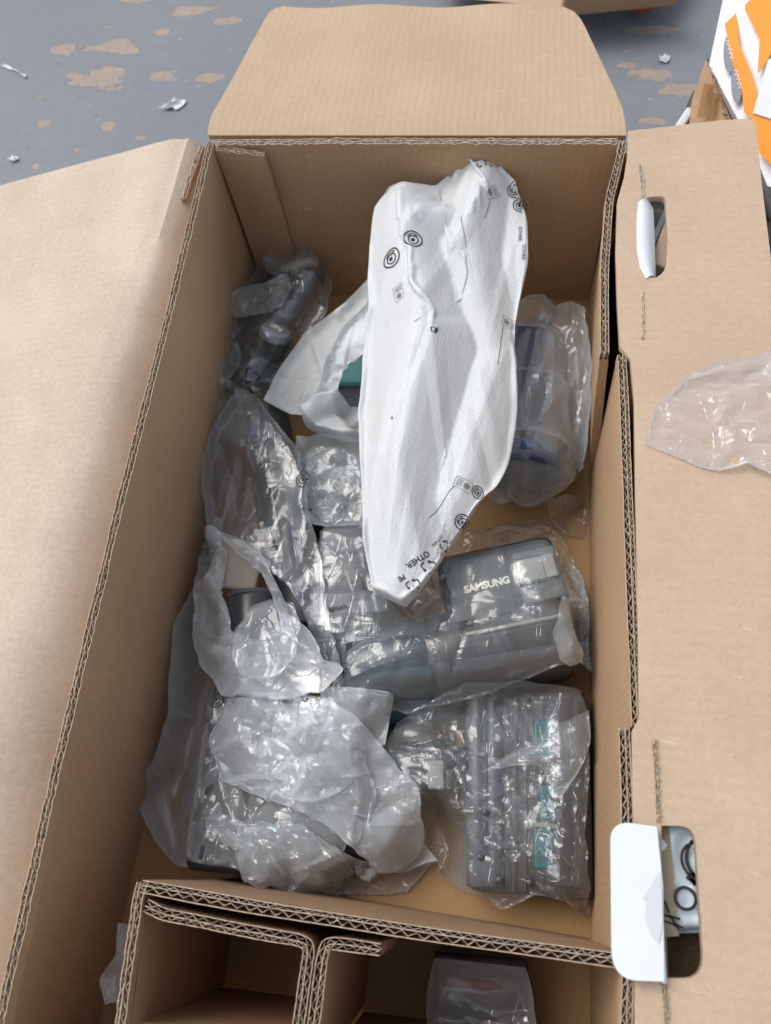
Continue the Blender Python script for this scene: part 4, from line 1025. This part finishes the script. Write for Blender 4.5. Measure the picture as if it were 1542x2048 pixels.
wrap('foam_wrap', 'thin foam sheet peeping out below the teal block, left of the big pouch', 'foam wrap', FOAM2,
     n_((605, 838, .075), (650, 815, .078), (735, 812, .08)), n_((735, 812, .08), (742, 850, .075), (742, 890, .07)), n_((742, 890, .07), (690, 880, .07), (640, 870, .07)),
     n_((640, 870, .07), (615, 855, .07), (605, 838, .075)), excess=.06, seed=32, stiff=.2, under=False, cell=.003, calm=3, soft=True)
pouch = wrap('foam_pouch', 'big white foam pouch printed with recycling marks, standing highest in the middle of the box', 'foam pouch', FOAM,
     n_((760, 420, .185), (775, 375, .195), (805, 362, .20), (870, 372, .185), (930, 325, .190), (962, 311, .20), (1000, 330, .20), (1030, 362, .19)),
     n_((1030, 362, .19), (1050, 430, .18), (1052, 520, .17), (1030, 650, .155), (1030, 740, .145), (1014, 860, .135), (978, 971, .125), (946, 1026, .12), (912, 1080, .12)),
     n_((912, 1080, .12), (860, 1155, .12), (828, 1198, .12), (812, 1216, .12), (790, 1205, .12), (755, 1190, .12)),
     n_((755, 1190, .12), (738, 1090, .12), (732, 950, .125), (730, 850, .13), (742, 740, .14), (760, 640, .15), (756, 520, .17), (760, 420, .185)),
     excess=.10, seed=33, hd=1, hb=2, aniso=(.2, 2.0), stiff=.20, fu=4, fv=4, cell=.0032, jit=.0003, iters=220, grav=.00009, sag=.010, calm=5, cl=0, soft=True, folds=(15, .0032, .013, 'v'),
     bulge=ridge_bulge([((805, 385, .205), (850, 640, .190), .010, .95), ((850, 640, .19), (800, 900, .168), .014, .9), ((800, 900, .168), (800, 1150, .145), .014, .8),
                        ((925, 470, .190), (985, 700, .160), .014, .9), ((985, 700, .16), (905, 980, .150), .016, .9), ((750, 660, .150), (850, 655, .175), .012, .9), ((962, 330, .203), (925, 470, .190), .012, .95), ((840, 420, .2), (930, 420, .188), .010, .9)]))
ptop = SHEETS['foam_pouch33'][1]
def pm(parts, px, rot, mat=M_ink, nm='printed_mark'): return drop_marks(pouch, parts, px, rot, mat, nm)
pm(face_ring(.0100), (782, 516), R(200)); pm(mini_block(), (797, 585), R(195))
pm([t2d('OTHER', .0072, 0, 0, .00015)], (836, 1118), R(40 + 180)); pm(tri_arrows(.0076) + [t2d('07', .0035)], (860, 1136), R(215))
pm([t2d('PE', .0064, 0, 0, .00015)], (803, 1156), R(215)); pm(tri_arrows(.0068) + [t2d('4', .0035)], (827, 1172), R(210))
pm([t2d('OTHER', .0042)], (874, 1082), R(235)); pm(tri_arrows(.0052) + [t2d('7', .0032)], (889, 1092), R(230))
pm(face_ring(.0068), (924, 1044), R(240)); pm(face_ring(.0060), (955, 985), R(240))
pm(mini_block(), (925, 968), R(250)); pm([line2d((-.018, 0), (.018, 0), .0005, 16)], (885, 1005), R(55))
pm(mini_block(), (1020, 648), R(88)); pm([line2d((-.022, 0), (.022, 0), .0005, 16)], (1001, 690), R(86))
pm([t2d('OTHER', .0050)], (1040, 468), R(-88)); pm([t2d('OTHER', .0050)], (1047, 505), R(-88)); pm(face_ring(.0075), (1040, 412), R(120)); pm(face_ring(.0065), (1025, 385), R(120))
pm(tri_arrows(.0058) + [t2d('PE', .004, -.009, -.004)], (962, 324), R(150)); pm(mini_block(), (985, 385), R(130))
pm(face_ring(.0095), (826, 478), R(200)); pm([line2d((-.01, 0), (.01, 0), .0005, 8)], (975, 420), R(80))
# torn hole with something dark behind it
pm([([(-.0035, -.002), (.001, -.0045), (.004, -.001), (.0052, .003), (.0035, .0005), (.0005, .0022), (-.003, .0025)], [(0, 1, 2, 4, 5, 6), (2, 3, 4)])], (868, 658), R(20), M_dark2, 'torn_hole')
pm([ring2d(0, .0012, 0, 0, 10)], (784, 836), 0, M_inkg, 'pin_hole')
pm([line2d((-.004, -.001), (.003, .002), .0006, 3)], (836, 640), 0, M_inkg, 'scuff')
# prints on the clear bags
for nm, px, parts, rot in (('plastic_bag21', (607, 960), face_ring(.0080), 80), ('plastic_bag21', (612, 1018), mini_block(), 80), ('plastic_bag22', (432, 1400), face_ring(.0070), 10),
                           ('plastic_bag22', (420, 1445), mini_block(), 60), ('film_swathe24', (572, 1394), mini_block(), 185), ('film_swathe24', (610, 1392), tri_arrows(.005), 190),
                           ('plastic_bag11', (502, 752), tri_arrows(.0090, w_=.0012), 30), ('plastic_bag11', (515, 790), mini_block(), 30)):
    if nm in SHEETS: drop_marks(SHEETS[nm][0], parts, px, R(rot), M_ink)

# ---- film lying on the right flap
HMs = HM.copy(); HM[:] = ZR
wrap('film_sheet', 'loose crinkled clear film lying on the right flap', 'plastic film', film('bright_clear_film', .24, rough=.09, crink=1.0, scale=.9, dcol=(.95, .95, .97)),
     n_((1374, 748, ZR + .006), (1440, 722, ZR + .010), (1560, 700, ZR + .012)), n_((1560, 700, ZR + .012), (1570, 830, ZR + .006), (1575, 960, ZR + .004)), n_((1575, 960, ZR + .004), (1500, 925, ZR + .01), (1440, 945, ZR + .004), (1365, 915, ZR + .003)),
     n_((1365, 915, ZR + .003), (1290, 888, ZR + .002), (1312, 815, ZR + .004), (1374, 748, ZR + .006)), excess=.06, seed=41, cell=.0026, stiff=.06, hd=1, hb=1, cl=0, jit=.001, folds=(90, .0028, .006, None))
HM[:] = HMs

# ================================================================== surroundings
G = -.012
t = NT('painted_concrete'); v = t.coord()
base = t.mixc(t.noise(v, 2.2, 5), (.145, .16, .175), (.225, .25, .28)); base = t.mixc(t.math('MULTIPLY', t.noise(v, 60, 4), .35), base, (.11, .115, .125))
def spot(cx, cy, rx, ry):
    g = t.n('ShaderNodeVectorMath', operation='SUBTRACT'); t.l(v, g.inputs[0]); g.inputs[1].default_value = (cx, cy, G)
    s = t.n('ShaderNodeVectorMath', operation='MULTIPLY'); t.l(g.outputs[0], s.inputs[0]); s.inputs[1].default_value = (1 / rx, 1 / ry, 0)
    l_ = t.n('ShaderNodeVectorMath', operation='LENGTH'); t.l(s.outputs[0], l_.inputs[0]); return t.math('MAXIMUM', t.math('SUBTRACT', 1.0, l_.outputs['Value']), 0.0)
m_ = None
for px, py, rx, ry in ((225, 92, .075, .030), (205, 152, .075, .040), (120, 100, .035, .020), (330, 152, .035, .020), (240, 100, .06, .02), (265, 0, .05, .015), (215, 250, .022, .02), (90, 245, .02, .02), (375, 22, .05, .02),
                       (455, 40, .03, .014), (325, 65, .02, .02), (1300, 145, .06, .022), (1365, 180, .05, .018), (1290, 60, .07, .012), (1310, 240, .03, .015), (1250, 130, .03, .012), (70, 330, .012, .012), (280, 275, .015, .008), (420, 158, .03, .016), (155, 300, .014, .012)):
    c = at(px, py, G); s = spot(c.x, c.y, rx, ry); m_ = s if m_ is None else t.math('MAXIMUM', m_, s)
chip = t.noise(t.coord(scale=(1, 1.6, 1)), 26, 6, .62)
chip2 = t.noise(t.coord(scale=(1, 1.5, 1)), 34, 4, .6)
fine = t.math('MULTIPLY', t.math('SUBTRACT', t.noise(v, 140, 5, .7), .5), .16)
def soft(x, lo, hi):
    q = t.n('ShaderNodeMapRange'); t.l(x, q.inputs['Value']); q.inputs['From Min'].default_value = lo; q.inputs['From Max'].default_value = hi; return q.outputs[0]
mask = soft(t.math('ADD', t.math('ADD', chip, fine), t.math('MULTIPLY', m_, .42)), .65, .685)
mask = t.math('MAXIMUM', mask, soft(t.math('ADD', chip2, fine), .665, .72))
mask = t.math('MULTIPLY', mask, t.math('ADD', .55, t.math('MULTIPLY', t.noise(v, 55, 4), .6)))
tan = t.mixc(t.noise(v, 90, 4), (.40, .31, .23), (.22, .185, .155))
c = t.mixc(mask, base, tan)
c = t.mixc(t.math('MULTIPLY', t.math('GREATER_THAN', t.noise(v, 120, 2), .74), .6), c, (.045, .045, .05))
c = t.mixc(t.math('MULTIPLY', t.math('GREATER_THAN', t.noise(t.coord(scale=(1, 3, 1), rot=(0, 0, .5)), 45, 3), .72), .5), c, (.42, .45, .48))
nr = t.bump(t.noise(v, 240, 3), .4, .001); inv = t.math('SUBTRACT', 1.0, mask); nr = t.bump(inv, .8, .0008, nr)
M_floor = t.done(t.pbr(c, .62, nr, spec=.35).outputs[0])
bpy.data.materials['painted_concrete'].name = 'painted_concrete'
g = obj('ground', mesh([(-8, -8, G), (8, -8, G), (8, 12, G), (-8, 12, G)], [(0, 1, 2, 3)]), M_floor); g['kind'] = 'structure'

def scrap(name, label, cat, px, size, mat, rot=0, seed=3):
    c = at(*px, G); r = np.random.default_rng(seed); n = 9; m = 9; Vv = []
    zz = np.abs(vnoise(n, m, 3, 3, seed)) * size[1] * .28; lo = vnoise(n, m, 3, 3, seed + 2) * size[0] * .08
    for i in range(n):
        for j in range(m):
            u = (i / (n - 1) - .5) * size[0] + lo[i, j]; w2 = (j / (m - 1) - .5) * size[1] * (1 - .35 * abs(2 * i / (n - 1) - 1)) + lo[j, i] * .6
            Vv.append((c.x + u * math.cos(rot) - w2 * math.sin(rot), c.y + u * math.sin(rot) + w2 * math.cos(rot), G + .0015 + zz[i, j]))
    F = [(i * m + j, (i + 1) * m + j, (i + 1) * m + j + 1, i * m + j + 1) for i in range(n - 1) for j in range(m - 1)]
    me = mesh(Vv, F); o = obj(name, me, mat); me.transform(Matrix.Translation(-c)); o.location = c; tag(o, label, cat); return o
scrap('paper_scrap', 'torn crumpled white paper scrap on the floor left of the back flap', 'paper scrap', (348, 214), (.032, .016), M_white, .5, 4)
scrap('paper_scrap', 'small clean white paper bit on the floor right of the back flap', 'paper scrap', (1328, 121), (.014, .013), M_white, .2, 6)
scrap('paper_scrap', 'tiny white crumb of paper near the far edge of the left flap', 'paper scrap', (30, 320), (.013, .011), M_white, .2, 8)
scrap('paper_shred', 'pale streak of torn paper at the left edge of the floor', 'paper scrap', (28, 143), (.06, .006), M_white, -.45, 9)
scrap('red_scrap', 'red-orange scrap on the floor under the far brown sheet', 'plastic scrap', (1277, 22), (.040, .016), plastic('red_orange', (.55, .07, .03), .5), 0, 10)
scrap('paper_scrap', 'grey flake of paper beside the red-orange scrap', 'paper scrap', (1205, 36), (.020, .012), M_lite, 0, 12)

# far cardboard lying at the top of the view
fb = thing('flattened_carton', 'flattened brown carton lying at the far edge behind the back flap', 'cardboard', tuple(at(1140, -20, G)))
A = at(905, 2, G + .05); Bq = at(1290, 0, G + .05)
obj('panel', mesh([tuple(at(880, -8, .03)), tuple(at(1165, 20, .03)), tuple(at(1340, -8, .03)), tuple(at(1400, -160, .05)), tuple(at(880, -160, .05)),
                   *[tuple(at(a, b, z - .01)) for a, b, z in ((880, -8, .03), (1165, 20, .03), (1340, -8, .03), (1400, -160, .05), (880, -160, .05))]],
                  [(0, 4, 3, 2, 1), (5, 6, 7, 8, 9), (0, 1, 6, 5), (1, 2, 7, 6), (2, 3, 8, 7), (3, 4, 9, 8), (4, 0, 5, 9)]), K_flap, fb)
obj('fold', rbox(tuple(at(1240, -6, .045)), (.16, .02, .03), (.1, 0, .12), bev=.004), K_wall, fb)

# the white box with orange tape at the far right
pb = thing('taped_parcel', 'white parcel bound with orange tape and grey oval logos, upper right', 'parcel', tuple(at(1500, 150, G)))
def quadpx(pts, z=None): return [tuple(at(a, b, c)) for a, b, c in pts]
top = quadpx([(1452, -30, .20), (1720, -30, .26), (1720, 420, .20), (1535, 372, .14), (1500, 285, .145), (1418, 130, .150)])
bot = [(x + .075, y + .03, G) for x, y, z in top]
M_paper = plastic('glossy_white_paper', (.72, .73, .78), .35, grain=.05)
M_orange = plastic('orange_tape', (.80, .25, .008), .28, grain=.1)
M_oval = plastic('grey_oval_print', (.20, .21, .23), .4)
M_yellow = plastic('yellow_print', (.72, .62, .12), .4)
n6 = len(top)
obj('parcel_body', mesh(top + bot, [tuple(range(n6)), tuple(range(2 * n6 - 1, n6 - 1, -1))] + [(i, n6 + i, n6 + (i + 1) % n6, (i + 1) % n6) for i in range(n6)]), M_paper, pb)
trT = BVHTree.FromPolygons([Vector(p) for p in top], [tuple(range(n6))])
tp, tn = Vector(top[5]), (Vector(top[1]) - Vector(top[0])).cross(Vector(top[5]) - Vector(top[0])).normalized()
if tn.z < 0: tn = -tn
# best plane through the top points
C_ = np.array(top); cc = C_.mean(0); _, _, vv = np.linalg.svd(C_ - cc); tn = Vector(vv[2]) if vv[2][2] > 0 else -Vector(vv[2]); tp = Vector(cc)
def on_top(pts, lift): 
    return [tuple(atp(a, b, tp + tn * lift, tn)) for a, b in pts]
def patch(name, pts, lift, mat, label=None, th=.0006, rr=0):
    P = on_top(pts, lift); k = len(P); Q = [tuple(Vector(p) - tn * th) for p in P]
    bm = bmesh.new(); vs = [bm.verts.new(p) for p in P]; ws = [bm.verts.new(p) for p in Q]
    bm.faces.new(vs); bm.faces.new(ws[::-1])
    for i in range(k): bm.faces.new((vs[i], ws[i], ws[(i + 1) % k], vs[(i + 1) % k]))
    bmesh.ops.recalc_face_normals(bm, faces=bm.faces[:]); return obj(name, from_bm(bm), mat, pb, label)
patch('orange_tape', [(1449, -10), (1466, -10), (1474, 40), (1479, 90), (1500, 140), (1513, 185), (1515, 225), (1540, 232), (1552, 300), (1542, 330), (1518, 305), (1512, 260), (1500, 236), (1488, 225), (1484, 180), (1463, 120), (1455, 75), (1445, 30)], .004, M_orange)
patch('orange_tape', [(1490, -10), (1560, -10), (1560, 75), (1542, 105), (1532, 125), (1520, 140), (1515, 146), (1519, 78), (1505, 50), (1490, 20)], .004, M_orange)
patch('yellow_print', [(1443, 34), (1447, 38), (1441, 62), (1434, 66)], .003, M_yellow)
patch('yellow_print', [(1538, 200), (1560, 170), (1560, 232), (1535, 228)], .003, M_yellow)
patch('shipping_label', [(1536, 120), (1580, 90), (1580, 250), (1506, 226)], .006, M_white)
for (cx, cy) in ((1458, 108), (1473, 168)):
    pts = [(cx + 11 * math.cos(a) - 4 * math.sin(a) * .3, cy + 38 * math.sin(a) + 6 * math.cos(a)) for a in np.linspace(0, 2 * math.pi, 28, endpoint=False)]
    patch('grey_oval', pts, .0032, M_oval, th=.0004)
for (cx, cy, s) in ((1457, 100, 'Amazin'), (1474, 160, 'Amazin')):
    o = Vector(on_top([(cx, cy)], .0042)[0]); d = Vector(on_top([(cx + 6, cy + 22)], .0042)[0]) - o
    obj('oval_squiggle', mesh(*(lambda V_, F_: (V_, F_))([tuple(o + d * (-.9 + .2 * k) + tn.cross(d).normalized() * (.0035 * (k % 2) - .001 * (j))) for k in range(10) for j in (0, 1)], [(2 * k, 2 * k + 1, 2 * k + 3, 2 * k + 2) for k in range(9)])), M_paper, pb)
# furry torn edge of the parcel
tf = []; ff = []
E1 = [(1418, 118), (1424, 145), (1436, 175), (1444, 205), (1452, 232), (1462, 246)]
r_ = np.random.default_rng(5)
for k in range(110):
    q = r_.random() * 4.99; i = int(q); f = q - i; px = E1[i][0] * (1 - f) + E1[i + 1][0] * f; py = E1[i][1] * (1 - f) + E1[i + 1][1] * f
    o = at(px + r_.normal(0, 2), py + r_.normal(0, 2), .150); dd = Vector((r_.normal(-.003, .003), r_.normal(-.002, .003), r_.random() * .006)); b = len(tf)
    tf += [tuple(o), tuple(o + Vector((.0009, .0006, 0))), tuple(o + dd)]; ff.append((b, b + 1, b + 2))
obj('torn_fibres', mesh(tf, ff), K_shade_fibre, pb)

bx = thing('brown_carton', 'plain brown carton with two strips of clear tape, left of the taped parcel', 'cardboard box', tuple(at(1420, 200, G)))
tq = quadpx([(1412, 118, .135), (1470, 260, .125), (1440, 420, .10), (1378, 260, .10), (1385, 195, .11)])
bq = [(x + .005, y, G) for x, y, z in tq]; k = len(tq)
obj('carton_body', mesh(tq + bq, [tuple(range(k)), tuple(range(2 * k - 1, k - 1, -1))] + [(i, k + i, k + (i + 1) % k, (i + 1) % k) for i in range(k)]), K_wall, bx)
for (p0, p1, w2) in (((1418, 165), (1402, 235), 9), ((1432, 185), (1420, 240), 8)):
    obj('clear_tape', mesh(*(lambda P: (P, [(0, 1, 2, 3)]))([tuple(at(p0[0] - w2, p0[1], .130)), tuple(at(p0[0] + w2, p0[1] + 4, .130)), tuple(at(p1[0] + w2, p1[1], .122)), tuple(at(p1[0] - w2, p1[1], .122))])), film('tape_' + str(p0[0]), .25, (.75, .6, .42), .2, .2, dcol=(.45, .33, .22)), bx)
bl = thing('black_pouch', 'black and white plastic pouch squeezed behind the right flap', 'plastic pouch', tuple(at(1370, 235, G)))
obj('pouch_body', rbox(tuple(at(1377, 243, .06)), (.018, .045, .06), (.2, .1, -.3), bev=.006), M_dark2, bl)
obj('pouch_label', rbox(tuple(at(1364, 252, .085)), (.010, .03, .03), (.2, .1, -.5), bev=.003), M_white, bl)

pl = thing('wooden_pallet', 'weathered grey wooden pallet edge beyond the right flap', 'pallet', tuple(at(1560, 400, G)))
M_wood = plastic('weathered_wood', (.16, .14, .13), .8)
for k in range(4): obj('board', rbox(tuple(at(1565, 335 + k * 46, .02)), (.09, .030, .018), (0, 0, .05 * (-1) ** k), bev=.002), M_wood, pl)
obj('bearer', rbox(tuple(at(1548, 470, -.0)), (.02, .2, .02), bev=.002), M_dark2, pl)
hb_ = thing('leaning_board', 'white and tan boards seen through the far hand hole', 'board', tuple(at(1315, 470, .1)))
obj('tan_board', rbox(tuple(at(1330, 505, .185)), (.022, .08, .05), (0, .1, -.32), bev=.002), K_flapy, hb_)
obj('white_board', rbox(tuple(at(1309, 420, .195)), (.016, .030, .03), (0, .1, -.35), bev=.001), M_white, hb_)
# things seen through the near hand hole
cb = thing('courier_bag', 'blue-grey courier bag with black print and brown tape under the near hand hole', 'courier bag', tuple(at(1370, 1780, .1)))
M_cour = plastic('courier_film', (.58, .67, .74), .25, grain=.05); M_btape = film('brown_parcel_tape', .88, (.6, .5, .35), .1, .5, dcol=(.55, .43, .28))
n = 26; m = 34; Z0 = .214; X = []
base_ = vnoise(n, m, 4, 6, 77) * .0018 + vnoise(n, m, 10, 12, 78) * .0006
for i in range(n):
    for j in range(m):
        px = 1300 + 150 * i / (n - 1); py = 1600 + 275 * j / (m - 1) - 8 * i / (n - 1); q = at(px, py, Z0); X.append((q.x, q.y, Z0 + base_[i, j] - .03 * max(0, j / (m - 1) - .93) * 10))
top_n = n * m
X += [(x, y, .02) for x, y, z in X[:top_n]]
F = [(i * m + j, i * m + j + 1, (i + 1) * m + j + 1, (i + 1) * m + j) for i in range(n - 1) for j in range(m - 1)]
rg = [j for j in range(m)] + [i * m + m - 1 for i in range(1, n)] + [(n - 1) * m + j for j in range(m - 2, -1, -1)] + [i * m for i in range(n - 2, 0, -1)]
F += [(a, b, top_n + b, top_n + a) for a, b in zip(rg, rg[1:] + rg[:1])]
cbb = obj('bag_body', mesh(X, F, True), M_cour, cb)
tp_ = [tuple(at(a, b, Z0 + .0030)) for a, b in ((1308, 1640), (1337, 1640), (1352, 1780), (1358, 1872), (1310, 1876))]
obj('brown_tape', mesh(tp_, [(0, 1, 2, 3, 4)]), M_btape, cb)
def cmark(parts, px, rot, z=Z0 + .0038):
    c = at(*px, z); V_ = []; F_ = []
    for vs, fs in parts:
        b = len(V_); V_ += [(c.x + p[0] * math.cos(rot) - p[1] * math.sin(rot), c.y + p[0] * math.sin(rot) + p[1] * math.cos(rot), z) for p in vs]; F_ += [tuple(b + k for k in f) for f in fs]
    obj('printed_mark', mesh(V_, F_), M_ink, cbb)
cmark([ring2d(.0052, .0072)], (1371, 1797), 0)
cmark([line2d((-.008, .001), (.006, -.004), .0016), line2d((0, 0), (-.001, .007), .0015), line2d((0, -.001), (.004, -.010), .0015), line2d((-.004, -.004), (.007, -.009), .0013)], (1338, 1826), .2)
cmark([ring2d(.0100, .0118, .010, 0, 16, 2.2, 4.1), ring2d(.0125, .0150, .016, .001, 16, 2.3, 4.0), line2d((.004, -.008), (.0075, -.014), .0042), line2d((.006, .010), (.012, .0135), .002), line2d((.009, .009), (.0095, -.002), .0014), line2d((.0095, -.002), (.016, -.003), .0014)], (1366, 1718), 0)
cmark([line2d((-.006, .003), (.006, -.004), .0022), line2d((.002, .009), (.0075, -.004), .0022)], (1393, 1766), 0)
cmat = thing('doormat', 'dark brown fibre mat under the near hand hole', 'mat', tuple(at(1370, 1920, .05)))
tm_ = NT('brown_fibre'); vv_ = tm_.coord(); cc_ = tm_.mixc(tm_.noise(vv_, 420, 4), (.05, .028, .012), (.16, .10, .05)); M_mat = tm_.done(tm_.pbr(cc_, .9, tm_.bump(tm_.noise(vv_, 500, 3), 1, .003)).outputs[0])
obj('mat_pile', rbox(tuple(at(1395, 1960, .17)), (.062, .12, .02), (0, 0, .1), bev=.004), M_mat, cmat)
